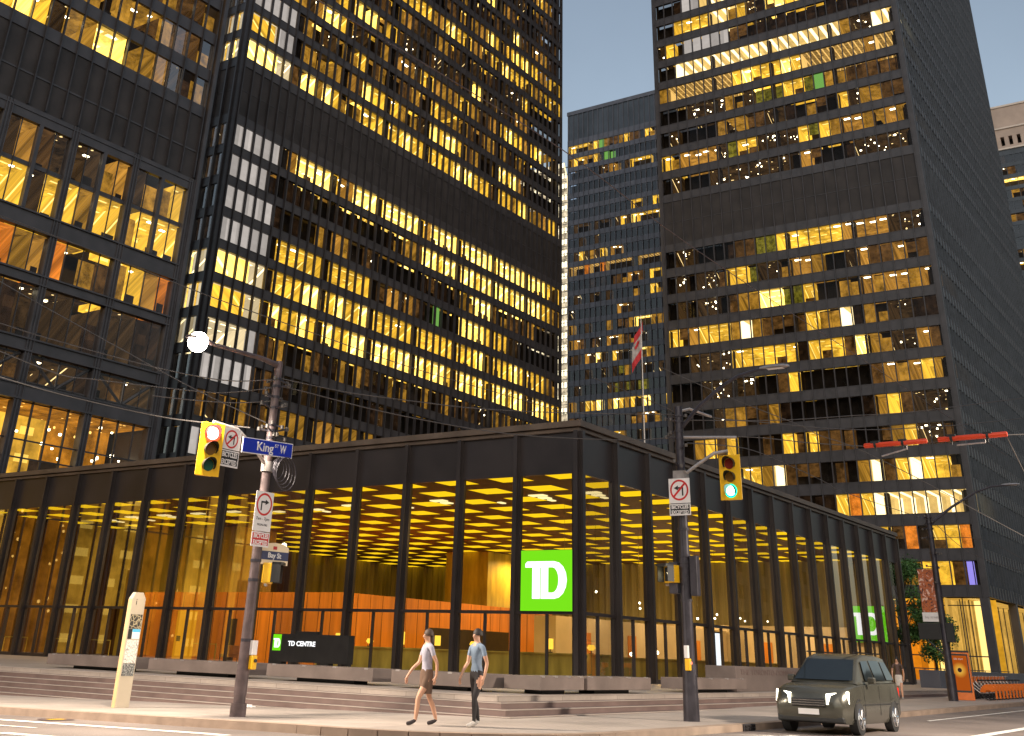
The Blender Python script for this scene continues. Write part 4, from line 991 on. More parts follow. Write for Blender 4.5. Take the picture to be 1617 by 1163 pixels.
# ---- pole 2
z2 = gz(-13.79, -11.07)
p2 = thing('street_lamp', 'dark street pole right of the pavilion corner with a curved unlit lamp arm', 'street lamp', (-13.79, -11.07, z2), 'street lamp poles')
m = MB(); m.tube([(-13.79, -11.07, z2), (-13.79, -11.07, 3), (-13.79, -11.07, 7.15)], [.155, .13, .11], 14); m.tube([(-13.79, -11.07, z2), (-13.79, -11.07, z2+.5), (-13.79, -11.07, z2+1.25)], [.2, .19, .17], 12); part(m, 'pole', M['pole_d'], p2, smooth=True)
m = MB(); m.tube([(-13.75, -11.14, 6.6), (-13.68, -11.6, 7.1), (-13.6, -12.31, 7.64), (-13.58, -12.8, 7.87), (-13.55, -13.3, 7.98), (-13.55, -13.6, 8.0)], [.06, .055, .05, .045, .04, .04], 8); part(m, 'lamp_arm', M['pole_d'], p2, smooth=True)
lamp_head(p2, (-13.55, -13.45, 8.0), (0, -1, 0), False)
clamps(p2, -13.79, -11.07, [6.9, 6.75, 6.5, 6.3, 6.05, 5.6], .13, 2, 8); clamps(p2, -13.79, -11.07, [4.0, 3.35, 3.2, 3.1, 2.85, 2.7, 2.3], .15, 0, 9)
m = MB(); m.tube([(-13.7, -11.1, 7.05), (-13.55, -11.3, 7.12), (-12.75, -11.58, 7.03)], .035, 6); m.tube([(-13.79, -11.2, 6.33), (-13.4, -12.55, 6.3)], .035, 6); part(m, 'span_rods', M['galv'], p2)
m = MB(); m.tube([(-13.79, -11.07, 5.3), (-13.65, -11.5, 5.62), (-13.55, -11.95, 5.9), (-13.45, -12.3, 5.95)], .045, 8); m.box(-13.95, -13.63, -11.23, -10.91, 5.1, 5.45); part(m, 'signal_arm', M['galv'], p2, smooth=False)
signal('yellow traffic light showing green, hung from the middle pole', (-13.4, -12.3, 5.86), (0, -1, 0), (-1, 0, 0), 'green', w=.6, h=1.14)
turn_sign('white no-left-turn sign on the middle dark pole', (-14.0, -11.1, 5.24), (0, -1, 0), (-1, 0, 0), .60, .62, True, th=.3)
ped('bright white glowing pedestrian signal on the middle pole', (-13.95, -10.68, 3.12), (-.45, -.89, 0), (-.89, .45, 0), 14., (1, .85, .5))
m = MB(); m.box(-13.85, -13.65, -11.42, -11.22, 2.4, 3.35); m.box(-13.9, -13.7, -10.9, -10.65, 2.45, 3.2); o = single(m, 'control_box', M['pole_d'], 'dark control boxes strapped to the middle pole beside its pedestrian signal', 'control box', bevel=.015)
button('lit crossing button box low on the middle dark pole', (-13.95, -11.05, 1.0), True)
# ---- pole 3
z3 = gz(16.13, -10.08)
p3 = thing('street_lamp', 'dark leaning-looking pole by the orange kiosk with an unlit lamp arm', 'street lamp', (16.13, -10.08, z3), 'street lamp poles')
m = MB(); m.tube([(16.13, -10.08, z3), (16.13, -10.08, 3), (16.13, -10.08, 7.7)], [.2, .16, .13], 12); m.tube([(16.13, -10.08, z3), (16.13, -10.08, z3+1.1)], .22, 12); part(m, 'pole', M['pole_d'], p3, smooth=True)
m = MB(); m.tube([(16.13, -10.1, 7.2), (16.4, -11.2, 8.0), (16.7, -12.3, 8.65), (16.9, -13.0, 8.9), (17, -14.0, 8.95)], [.07, .06, .05, .045, .04], 8); part(m, 'lamp_arm', M['pole_d'], p3, smooth=True)
lamp_head(p3, (17, -13.5, 8.95), (0, -1, 0), False)
clamps(p3, 16.13, -10.08, [7.5, 7.25, 7.0, 6.6, 5.9, 5.3, 4.6], .17, 3, 12)
M['art'] = None
def artmat():
    m, ns, L = new_mat('banner_print'); o = N(ns, 'ShaderNodeOutputMaterial'); p = N(ns, 'ShaderNodeBsdfPrincipled'); L.new(p.outputs[0], o.inputs[0])
    tc = N(ns, 'ShaderNodeTexCoord'); nz = N(ns, 'ShaderNodeTexNoise'); nz.inputs['Scale'].default_value = 4; nz.inputs['Distortion'].default_value = 1.5; L.new(tc.outputs['Object'], nz.inputs[0])
    r = N(ns, 'ShaderNodeValToRGB'); e = r.color_ramp.elements; e[0].position = .35; e[0].color = (.08, .03, .03, 1); e[1].position = .62; e[1].color = (.75, .5, .4, 1); k = e.new(.47); k.color = (.55, .14, .03, 1); k = e.new(.54); k.color = (.3, .08, .04, 1)
    L.new(nz.outputs[0], r.inputs[0]); L.new(r.outputs[0], p.inputs['Base Color']); return m
t = thing('banner', 'orange and brown printed street banner with a white foot hung from the right pole', 'banner', (16.1, -9.6, 4.4))
m = MB(); m.box(16.08, 16.11, -10.02, -9.25, 3.35, 5.2); part(m, 'cloth', artmat(), t)
m = MB(); m.box(16.07, 16.12, -10.05, -9.22, 2.95, 3.34); part(m, 'foot', M['white'], t)
text_mesh('lettering', 'bay street', .16, M['galv'], (16.065, -9.63, 3.14), (0, -1, 0), (0, 0, 1), (-1, 0, 0), t, width=.6, depth=.002)
m = MB(); m.tube([(16.13, -10.1, 5.23), (16.1, -9.2, 5.23)], .02, 6); m.tube([(16.13, -10.1, 2.93), (16.1, -9.2, 2.93)], .02, 6); part(m, 'brackets', M['pole_d'], t)
m = MB(); m.box(15.9, 16.0, -10.0, -9.0, 2.2, 2.88); m.box(15.95, 16.3, -10.5, -10.2, 2.1, 2.9); m.tube([(16, -9.3, 2.2), (16.05, -9.8, 1.75), (16.1, -10.05, 1.5)], .04, 6); single(m, 'sign_box', M['sig_b'], 'black box sign seen from behind, low on the right pole under the banner', 'sign box', bevel=.01)
# ---- overhead wires
WIRES = [[[-31.61,-13.5,9.88],[-24.18,-13.5,10.27],[-17.54,-13.5,10.11],[-2.78,-13.5,10.35],[19.35,-13.5,10.65]],[[-31.88,-6.5,7.57],[-29.11,-6.5,7.51],[-26.54,-6.5,7.43],[-23.3,-6.5,7.42],[-20.03,-6.5,7.41],[-16.1,-6.5,7.54],[-12.41,-6.5,7.66]],[[-25.93,3.09,9.5],[-25.42,1.69,8.77],[-24.52,-0.77,7.52],[-23.72,-2.96,6.42],[-23.05,-4.79,5.61]],[[-27.37,0.19,7.6],[-26.54,-0.78,7.28],[-24.92,-2.68,6.76],[-23.81,-3.99,6.53],[-23.08,-4.85,6.61]],[[-27.12,0.32,7.0],[-26.16,-0.91,6.5],[-25.59,-1.64,6.41],[-24.09,-3.55,6.25],[-23.59,-4.18,6.28],[-23.06,-4.87,6.42]],[[-26.48,1.13,6.6],[-25.72,-0.42,6.17],[-24.65,-2.63,5.68],[-24.11,-3.74,5.52],[-23.58,-4.84,5.4]],[[-24.14,-1.88,6.3],[-23.81,-2.76,6.19],[-23.38,-3.93,6.09],[-23.02,-4.88,6.11]],[[-22.98,-4.96,6.66],[-22.21,-5.47,6.57],[-21.36,-6.04,6.5],[-20.03,-6.92,6.48],[-18.76,-7.77,6.48],[-16.77,-9.1,6.62],[-13.79,-11.09,6.94]],[[-22.96,-4.97,6.47],[-22.44,-5.31,6.41],[-21.24,-6.11,6.21],[-20.19,-6.81,6.08],[-18.84,-7.71,5.97],[-17.73,-8.46,5.94],[-16.67,-9.16,5.99],[-15.05,-10.25,6.12],[-13.81,-11.07,6.35]],[[-10.87,-6.76,9.0],[-12.58,-9.28,7.84],[-13.23,-10.24,7.39],[-13.74,-10.99,7.01]],[[-13.65,-11.14,7.05],[-12.44,-11.66,7.03],[-10.64,-12.43,7.16],[-8.23,-13.45,7.33],[-6.5,-14.19,7.53],[-4.97,-14.84,7.78],[-2.64,-15.83,8.2],[1.25,-17.48,9.0]],[[-13.64,-11.16,6.81],[-10.69,-12.77,7.2],[-8.25,-14.11,7.65],[-6.22,-15.21,8.02],[-3.93,-16.46,8.55],[-1.17,-17.96,9.2]],[[-13.74,-11.28,6.35],[-13.26,-12.97,6.29],[-12.87,-14.36,6.11],[-12.51,-15.63,6.0]],[[-12.73,-19.09,6.0],[-12.07,-19.43,6.1]],[[-12.28,-17.11,6.0],[-12.51,-17.48,6.0]],[[-9.62,-8.59,9.4],[-8.89,-9.64,8.86],[-8.05,-10.84,8.29],[-7.16,-12.11,7.73],[-6.78,-12.65,7.42],[-6.17,-13.52,7.09],[-5.1,-15.05,6.22],[-4.27,-16.23,5.45],[-3.34,-17.57,4.6]],[[-13.28,-11.06,6.27],[-8.74,-10.91,6.84],[-5.0,-10.79,6.94],[-0.74,-10.64,6.94],[2.46,-10.54,6.9],[16.35,-10.07,7.4]],[[16.0,-10.25,6.57],[14.03,-12.76,6.27],[12.46,-14.76,5.2]],[[15.88,-10.45,7.17],[14.87,-11.96,5.83],[13.13,-14.57,4.8]],[[-12.49,-19.04,6.0],[-9.64,-18.82,5.6]]]
wl = ['long sagging cable crossing the sky gap from upper left to the right edge', 'long thin cable crossing the left building down to the pavilion roof corner', 'steep cable from the left edge down to the left pole', 'upper near-level cable from the left edge to the top of the left pole',
 'sagging cable from the left edge to just below the top of the left pole', 'lowest left cable passing above the red traffic light', 'short slack cable ending at the left pole', 'top span cable between the left and middle poles', 'lower sagging span cable between the left and middle poles',
 'short cable coming down from behind to the top of the middle pole', 'long cable from the middle pole top sagging away to the right edge', 'upper cable from the middle pole rising to the right edge', 'tram span wire from the middle pole to the first red insulator', 'short wire leaving the second red insulator to the right',
 'short wire joining the two red insulators', 'diagonal cable passing the red insulators down to the lower right edge', 'sagging cable between the middle pole and the right pole', 'level wire leaving the right pole to the right edge', 'steep wire leaving the top of the right pole to the right', 'wire dropping from the second red insulator']
for k, pts in enumerate(WIRES):
    P = [Vector(p) for p in pts]; Q = []
    for i in range(len(P)-1):
        a = P[max(i-1, 0)]; b = P[i]; c_ = P[i+1]; d = P[min(i+2, len(P)-1)]
        for s in range(5):
            t_ = s/5; Q.append(.5*((2*b)+(c_-a)*t_+(2*a-5*b+4*c_-d)*t_*t_+(3*b-a-3*c_+d)*t_**3))
    Q.append(P[-1]); m = MB(); m.tube(Q, .011 if k in (0, 1) else .013, 5)
    single(m, 'overhead_wire', M['steelw'] if k not in (0,) else M['pole'], wl[k], 'cable', 'overhead wires across the junction')
# red tram-wire section insulators
M['ins'] = pbr('red_insulator', (.75, .06, .012, 1), .4, 0, .5, 4, .1)
for k, (ya, yb, xx, lab) in enumerate(((-15.64, -17.2, -12.55, 'left one of the two red bar insulators on the tram wire'), (-17.5, -19.1, -12.72, 'right one of the two red bar insulators on the tram wire'))):
    t = thing('wire_insulator', lab, 'insulator', (xx, ya, 6), 'red insulators on the tram wire')
    m = MB(); m.tube([(xx, ya, 6.0), (xx, ya-.02, 6.0), (xx, yb+.02, 6.02), (xx, yb, 6.02)], [.05, .062, .062, .05], 12); part(m, 'rod', M['ins'], t, smooth=True)
    m = MB()
    for f in (.18, .62) if k == 0 else (.2, .72): y = ya+(yb-ya)*f; m.box(xx-.05, xx+.05, y-.1, y+.1, 6.04, 6.10); m.tube([(xx, y-.03, 6.01), (xx, y+.03, 6.01)], .075, 10); m.tube([(xx, y, 6.0), (xx, y, 5.86)], .015, 5)
    part(m, 'clamps', M['sig_b'], t)
    y0, y1 = ya+(yb-ya)*.2, ya+(yb-ya)*.68
    m = MB(); m.tube([(xx, y0-.1, 5.72 if k == 0 else 5.84), (xx, y1, 5.86), (xx, y1, 5.98)], .02, 6); part(m, 'guide_rod', M['galv'], t)
# ---- benches
M['bench'] = pbr('granite_bench', (.19, .145, .125, 1), .6, 0, .4, 1.2, .2, bump=.25, bscale=50)
def bench(x0, x1, y0, y1, label, z0=.1, z1=.43, grp='granite benches along the plaza edge'):
    t = thing('granite_bench', label, 'bench', ((x0+x1)/2, (y0+y1)/2, 0), grp)
    m = MB(); m.box(x0, x1, y0, y1, z0, z1); part(m, 'seat', M['bench'], t, bevel=.012)
    m = MB(); lx, ly = x1-x0, y1-y0
    m.box(x0+lx*.22+.05, x1-lx*.22-.05, y0+ly*.22+.05, y1-ly*.22-.05, 0, z0); part(m, 'base', M['sig_b'], t)
    m = MB()
    if ly > lx:
        for f in (.06, .35, .64, .93): y = y0+ly*f; m.box(x0-.006, x0+.07, y-.07, y+.07, z1-.03, z1+.012)
    else:
        for f in (.06, .35, .64, .93): x = x0+lx*f; m.box(x-.07, x+.07, y0-.006, y0+.07, z1-.03, z1+.012)
    part(m, 'skate_stops', M['galv'], t)
bench(-15.2, -13.9, 7.95, 12.6, 'granite bench farthest left on the plaza edge, behind the cream pillar')
bench(-15.2, -13.9, 2.95, 7.3, 'granite bench behind the left street pole')
bench(-14.9, -13.6, -1.85, 2.3, 'granite bench in front of the black plaza sign board')
bench(-15.0, -13.6, -5.7, -2.6, 'granite bench behind the two people at the corner')
bench(-14.3, -12.0, -7.05, -5.9, 'granite bench at the very corner of the steps, below the big green sign')
bench(-11.9, -8.0, -7.1, -6.0, 'granite bench just right of the pavilion corner')
bench(-5.1, -.5, -7.1, -6.0, 'granite bench behind the foot of the middle pole')
t = thing('granite_wall', 'low granite wall with engraved lettering behind the car', 'wall', (5, -6.2, 0))
m = MB(); m.box(-.2, 9.5, -6.6, -5.4, 0, .82); part(m, 'block', M['bench'], t, bevel=.02)
text_mesh('lettering', 'THE TORONTO-DOMINION CENTRE', .26, M['step'], (4.1, -6.605, .62), (1, 0, 0), (0, 0, 1), (0, -1, 0), t, width=7.8, depth=.003)
# ---- cream info pillar
zi = gz(-22.2, .1)
t = thing('info_pillar', 'slim cream information pillar with map panels on the left pavement', 'info pillar', (-22.1, .1, zi))
M['pcream'] = pbr('pillar_cream', (.46, .39, .29, 1), .5, 0, .4, 2, .08); M['ptan'] = pbr('pillar_tan', (.62, .4, .2, 1), .5, 0, .4, 2, .08)
x0, x1, ya, yb = -22.22, -21.80, -.02, .12
pr = lambda z, zt: [(x0, ya, z), (x1, ya, z), (x1, yb, z), (x0, yb, z)]
m = MB(); m.box(x0, x1, ya, yb, zi, 1.86); P8 = [(x0, ya, 1.86), (x1, ya, 1.86), (x1, yb, 1.86), (x0, yb, 1.86), (x0+.09, ya+.01, 2.0), (x1-.09, ya+.01, 2.0), (x1-.09, yb-.01, 2.0), (x0+.09, yb-.01, 2.0)]; m.hexa(P8); part(m, 'body', M['pcream'], t, bevel=.01)
m = MB(); m.box(x0-.008, x0-.001, ya+.01, yb-.01, zi, 1.84); part(m, 'side_panel', M['ptan'], t)
def pmap(name, a, b, sc_, dens):
    m, ns, L = new_mat(name); o = N(ns, 'ShaderNodeOutputMaterial'); p = N(ns, 'ShaderNodeBsdfPrincipled'); L.new(p.outputs[0], o.inputs[0])
    tc = N(ns, 'ShaderNodeTexCoord'); v = N(ns, 'ShaderNodeTexVoronoi', feature='DISTANCE_TO_EDGE'); v.inputs['Scale'].default_value = sc_; L.new(tc.outputs['Object'], v.inputs[0])
    x = N(ns, 'ShaderNodeMix', data_type='RGBA'); L.new(mth(ns, L, 'LESS_THAN', v.outputs[0], dens), x.inputs[0]); x.inputs[6].default_value = a; x.inputs[7].default_value = b; L.new(x.outputs[2], p.inputs['Base Color']); return m
S = sframe((-22.01, ya-.003, 0), (1, 0, 0), (0, -1, 0))
m = MB(); plate(m, S, -.18, .18, 1.18, 1.5, 0, .004, 0); part(m, 'dark_map', pmap('dark_map_print', (.04, .035, .03, 1), (.4, .33, .2, 1), 9, .06), t)
m = MB(); plate(m, S, -.18, -.06, .95, 1.17, 0, .004, 1); plate(m, S, -.05, .18, .95, 1.1, 0, .004, 2); plate(m, S, -.05, .18, 1.1, 1.17, 0, .004, 3); part(m, 'notice', [M['white'], M['black'], M['white'], pbr('notice_blue', (.1, .45, .7, 1))], t)
m = MB(); plate(m, S, -.18, .18, .42, .93, 0, .004, 0); part(m, 'street_map', pmap('pale_map_print', (.75, .7, .62, 1), (.35, .32, .3, 1), 14, .05), t)
m = MB(); plate(m, S, -.18, .18, .14, .41, 0, .004, 0); part(m, 'footer', pmap('footer_print', (.05, .05, .05, 1), (.45, .45, .42, 1), 22, .05), t)
text_mesh('lettering', 'i', .2, M['black'], S(-.07, 1.78, .001), (1, 0, 0), (0, 0, 1), (0, -1, 0), t, depth=.002)
# ---- orange kiosk and hire bikes
zk = gz(19, -10)
M['orange'] = pbr('orange_paint', (.75, .17, .015, 1), .4, 0, .5, 3, .1)
def adart():
    m, ns, L = new_mat('kiosk_poster'); m.cycles.emission_sampling = 'NONE'
    o = N(ns, 'ShaderNodeOutputMaterial'); e = N(ns, 'ShaderNodeEmission'); L.new(e.outputs[0], o.inputs[0])
    uv = N(ns, 'ShaderNodeUVMap'); mp = N(ns, 'ShaderNodeMapping'); L.new(uv.outputs[0], mp.inputs[0]); mp.inputs['Location'].default_value = (-.5, -.58, 0)
    gr = N(ns, 'ShaderNodeTexGradient', gradient_type='SPHERICAL'); mp.inputs['Scale'].default_value = (2.2, 4.3, 1); mp.vector_type = 'POINT'
    mp.inputs['Location'].default_value = (-1.1, -2.5, 0); L.new(mp.outputs[0], gr.inputs[0])
    r = N(ns, 'ShaderNodeValToRGB'); el = r.color_ramp.elements; el[0].position = 0; el[0].color = (.5, .1, .01, 1); el[1].position = 1; el[1].color = (.05, .02, .02, 1); k = el.new(.45); k.color = (.8, .35, .04, 1); k = el.new(.7); k.color = (.9, .5, .08, 1); k = el.new(.74); k.color = (.04, .02, .02, 1)
    L.new(gr.outputs[0], r.inputs[0]); L.new(r.outputs[0], e.inputs[0]); e.inputs[1].default_value = .8; return m
t = thing('ad_kiosk', 'orange advertising kiosk with a glowing poster beside the hire bikes', 'kiosk', (18.6, -9.9, zk))
S = sframe((18.4, -10.0, zk), (.28, -.96, 0), (-.96, -.28, 0))
m = MB(); plate(m, S, -.5, .5, 0, 2.0, -.22, 0, 0); part(m, 'case', M['orange'], t, bevel=.02)
m = MB(); plate(m, S, -.42, .42, .32, 1.93, 0, .01, 0); part(m, 'frame', M['sig_b'], t)
m = MB(); m.quad(S(-.37, .4, .013), S(.37, .4, .013), S(.37, 1.86, .013), S(-.37, 1.86, .013)); part(m, 'poster', adart(), t)
m = MB(); plate(m, S, -.5, .5, 2.0, 2.08, -.2, 0, 0); part(m, 'cap', M['sig_b'], t)
text_mesh('lettering', 'bike share', .12, M['white'], S(0, 1.72, .014), (.28, -.96, 0), (0, 0, 1), (-.96, -.28, 0), t, width=.4, depth=.002)
M['tyre'] = pbr('tyre_rubber', (.02, .02, .02, 1), .8)
def make_bike(x, y, label):
    """hire bike, nose pointing +Y into its dock"""
    z = gz(x, y); t = thing('hire_bike', label, 'bicycle', (x, y, z), 'orange hire bikes parked in a row')
    for nm, yy in (('wheel', y-.5), ('wheel', y+.5)):
        m = MB(); C_ = Vector((x, yy, z+.32)); pts = [C_+Vector((0, .30*math.cos(a), .30*math.sin(a))) for a in [i*PI/10 for i in range(21)]]; m.tube(pts, .025, 6, cap=False)
        for i in range(6): a = i*PI/6; m.tube([C_+Vector((0, .29*math.cos(a), .29*math.sin(a))), C_-Vector((0, .29*math.cos(a), .29*math.sin(a)))], .004, 3)
        part(m, nm, M['tyre'], t)
    m = MB(); H = lambda dy, dz: (x, y+dy, z+dz)
    m.tube([H(-.5, .32), H(-.12, .3), H(.28, .62), H(.38, .78)], .028, 6); m.tube([H(-.12, .3), H(-.2, .8)], .022, 6); m.tube([H(.5, .32), H(.36, .95)], .022, 6); m.tube([(x-.27, y+.3, z+1.0), (x, y+.38, z+.98), (x+.27, y+.3, z+1.0)], .016, 6); part(m, 'frame', M['galv'], t)
    m = MB()
    for s in range(8):
        a0, a1 = .1*PI+s*.11*PI, .1*PI+(s+1)*.11*PI
        for xs in (-.045, .045):
            P = lambda a, r: (x+xs, y-.5+r*math.cos(PI-a), z+.32+r*math.sin(a))
            m.quad(P(a0, .14), P(a0, .37), P(a1, .37), P(a1, .14))
        Q = lambda a, xx: (x+xx, y-.5+.37*math.cos(PI-a), z+.32+.37*math.sin(a)); m.quad(Q(a0, -.045), Q(a0, .045), Q(a1, .045), Q(a1, -.045))
    m.box(x-.05, x+.05, y-.88, y-.8, z+.08, z+.55); part(m, 'mudguard', M['orange'], t)
    m = MB(); m.box(x-.15, x+.15, y+.45, y+.7, z+.72, z+.98); part(m, 'basket', M['orange'], t)
    m = MB(); m.box(x-.07, x+.07, y-.33, y-.06, z+.8, z+.87); part(m, 'saddle', M['sig_b'], t, bevel=.02)
    return t
def dup(root, loc, label):
    r = root.copy(); COL.objects.link(r); r.location = loc; r['label'] = label
    for ch in list(root.children):
        c = ch.copy(); COL.objects.link(c); c.parent = r
        for g in ch.children: d = g.copy(); COL.objects.link(d); d.parent = c
    return r
ords = ['nearest the kiosk', 'second from the kiosk', 'third from the kiosk', 'fourth from the kiosk', 'fifth from the kiosk', 'sixth from the kiosk', 'seventh from the kiosk', 'eighth from the kiosk', 'ninth from the kiosk', 'tenth from the kiosk', 'eleventh from the kiosk', 'last in the row']
bk = make_bike(20.0, -10.3, 'orange hire bike in the dock row, '+ords[0])
for i in range(1, 12):
    x = 20.0+.78*i; dup(bk, (x, -10.3, gz(x, -10.3)), 'orange hire bike in the dock row, '+ords[i])
m = MB()
for i in range(12): x = 20+.78*i; m.box(x-.12, x+.12, -9.65, -9.45, gz(x, -9.5), gz(x, -9.5)+.75)
m.box(19.6, 29, -9.7, -9.4, gz(20, -9.5), gz(20, -9.5)+.06); single(m, 'bike_dock', M['pole_d'], 'grey docking rail behind the orange hire bikes', 'bike dock')
# ---- planters / low dark wall behind the bikes
m = MB(); m.box(34, 60, -5.2, -4.0, gz(40, -5), .95); o = single(m, 'dark_planter_wall', M['t3steel'], 'long dark low wall behind the bikes at the right edge', 'wall', bevel=.02)
m = MB(); m.box(34, 90, 1.8, 1.9, 1.05, 1.12)
for i in range(18): m.box(34+i*3, 34.06+i*3, 1.82, 1.88, 0, 1.05)
single(m, 'handrail', M['sig_b'], 'black handrail in front of the yellow lobby', 'railing')
# ---- storm drain and manhole
m = MB(); m.box(-13.75, -13.05, -12.40, -12.33, gz(-13.4, -12.2)-.13, gz(-13.4, -12.2)+.012, 0)
for i in range(3):
    for j in range(2): m.box(-13.7+i*.22, -13.54+i*.22, -12.42, -12.398, gz(-13.4, -12.2)-.115+j*.06, gz(-13.4, -12.2)-.075+j*.06, 1)
single(m, 'storm_drain', [M['steel'], M['void']], 'cast iron storm drain set in the kerb near the middle pole', 'drain')
m = MB(); n = 20; C_ = Vector((-25.0, -1.6, gz(-25, -1.6)-.128)); m.poly([C_+Vector((.38*math.cos(2*PI*k/n), .38*math.sin(2*PI*k/n), 0)) for k in range(n)], 0); m.quad(*[C_+Vector(v) for v in ((-.2, -.1, .004), (.2, -.1, .004), (.2, .1, .004), (-.2, .1, .004))], 1)
single(m, 'manhole_cover', [M['pole'], M['sig_y']], 'round manhole cover with a yellow mark in the road at bottom left', 'manhole cover')
m = MB(); m.box(-18.7, -18.55, -.9, -.75, gz(-18.6, -.8)+.003, gz(-18.6, -.8)+.06); m.box(-18.64, -18.5, -.98, -.9, gz(-18.6, -.8)+.003, gz(-18.6, -.8)+.03); single(m, 'litter', M['white'], 'scrap of white litter at the foot of the steps', 'litter')
# ---- flag on a tall pole in the court behind the pavilion
fx, fy = 60, 23.2
fc = Vector((60, 0, 0)); s_ = (60+41.737)/(30+41.737)
def fl(x30, y30, z30): return Vector((-41.737+(x30+41.737)*s_, -23.993+(y30+23.993)*s_, .8836+(z30-.8836)*s_))
top = fl(30, 11.9, 23.5)
t = thing('flag', 'red and white maple-leaf flag hanging slack from its pole between the towers', 'flag', (top.x, top.y, top.z))
m = MB(); nU, nV = 12, 14; Hh = 6.0
def FP(u, v, off=0.):    # u along the fly, v down
    wdt = (.25+1.5*math.sin(PI*min(1, .12+.62*(.6*u+.4*v)))**.8)
    A = top+Vector((.15, -.22, 0))*(.3 if u < .3 else -.2)-Z*(v*1.6+u*3.9)
    sl = Vector((-.56, .83, 0))*(wdt*(v-.25)*.62+.25*u)
    return A+sl+Vector((.73, .5, 0))*(.16*math.sin(u*6+v*9)+off)
for i in range(nU*2):
    for j in range(nV):
        u0, u1, v0, v1 = i/(nU*2), (i+1)/(nU*2), j/nV, (j+1)/nV
        mi = 0 if (u0 < .25 or u0 >= .75) else 1
        m.quad(FP(u0, v0), FP(u1, v0), FP(u1, v1), FP(u0, v1), mi)
part(m, 'cloth', [pbr('flag_red', (.5, .03, .035, 1), .8), pbr('flag_white', (.4, .35, .33, 1), .8)], t, smooth=True)
leaf = [(0, 1), (.12, .72), (.28, .8), (.22, .42), (.42, .62), (.48, .5), (.72, .54), (.62, .3), (.7, .22), (.36, -.06), (.4, -.2), (.05, -.12), (.04, -.5), (-.04, -.5), (-.05, -.12), (-.4, -.2), (-.36, -.06), (-.7, .22), (-.62, .3), (-.72, .54), (-.48, .5), (-.42, .62), (-.22, .42), (-.28, .8), (-.12, .72)]
m = MB(); c0 = (.5, .5)
for a, b in zip(leaf, leaf[1:]+leaf[:1]):
    def Q(p): return FP(.5-p[1]*.16, .5+p[0]*.36, -.12)
    n0 = len(m.v); m.v += [tuple(Q((0, .1))), tuple(Q(a)), tuple(Q(b))]; m.f.append((n0, n0+1, n0+2)); m.m.append(0); m.uv.append([(0, 0)]*3)
part(m, 'leaf', pbr('leaf_red', (.5, .03, .035, 1), .8), t)
m = MB(); m.tube([(top.x, top.y-.06, 0), (top.x, top.y-.06, top.z+.6)], [.14, .05], 8); single(m, 'flagpole', M['galv'], 'thin pale flagpole rising behind the pavilion roof', 'flagpole')
# ---- trees beyond the pavilion
M['bark'] = pbr('tree_bark', (.06, .045, .035, 1), .9, 0, .2, 8, .3, bump=.4)
M['leaf'] = pbr('tree_leaf', (.045, .11, .03, 1), .6, 0, .3, 1.3, .45, col2=(.09, .2, .05, 1))
def tree(x, y, h, r, label, seed=1, n=5200, zc=.62):
    rr = random.Random(seed); t = thing('street_tree', label, 'tree', (x, y, 0), 'young street trees')
    m = MB(); m.tube([(x, y, 0), (x+.05, y, h*.3), (x-.05, y+.1, h*.6), (x, y, h*.85)], [.13, .1, .07, .02], 8)
    blobs = []
    for k in range(26):
        a = rr.uniform(0, 2*PI); zz = h*rr.uniform(.36, .97); q = r*(.25+.75*math.sin(PI*min(1, (zz/h-.3)/.75)))*rr.uniform(.45, 1)
        e = Vector((x+math.cos(a)*q, y+math.sin(a)*q, zz)); s0 = Vector((x, y, zz*.72)); m.tube([s0, (s0+e)/2+Vector((0, 0, .2)), e], [.045, .025, .01], 5); blobs.append((e, rr.uniform(.45, .95)))
    part(m, 'trunk', M['bark'], t)
    m = MB()
    for k in range(n):
        c, br = rr.choice(blobs); v = Vector((rr.gauss(0, 1), rr.gauss(0, 1), rr.gauss(0, .7))).normalized()*br*rr.random()**.4; p = c+v
        s = rr.uniform(.05, .12); a = Vector((rr.gauss(0, 1), rr.gauss(0, 1), rr.gauss(0, .6))).normalized(); b = a.cross(Vector((rr.gauss(0, 1), rr.gauss(0, 1), rr.gauss(0, 1)))).normalized()
        m.quad(p-a*s, p-b*s*.6, p+a*s, p+b*s*.6)
    part(m, 'crown', M['leaf'], t)
tree(50.5, .9, 8.4, 2.0, 'leafy green tree tucked against the far right end of the pavilion', 3, 9000)
tree(49.5, -1.2, 4.9, 1.5, 'smaller thin-stemmed tree in front of the yellow lobby', 6, 5200)
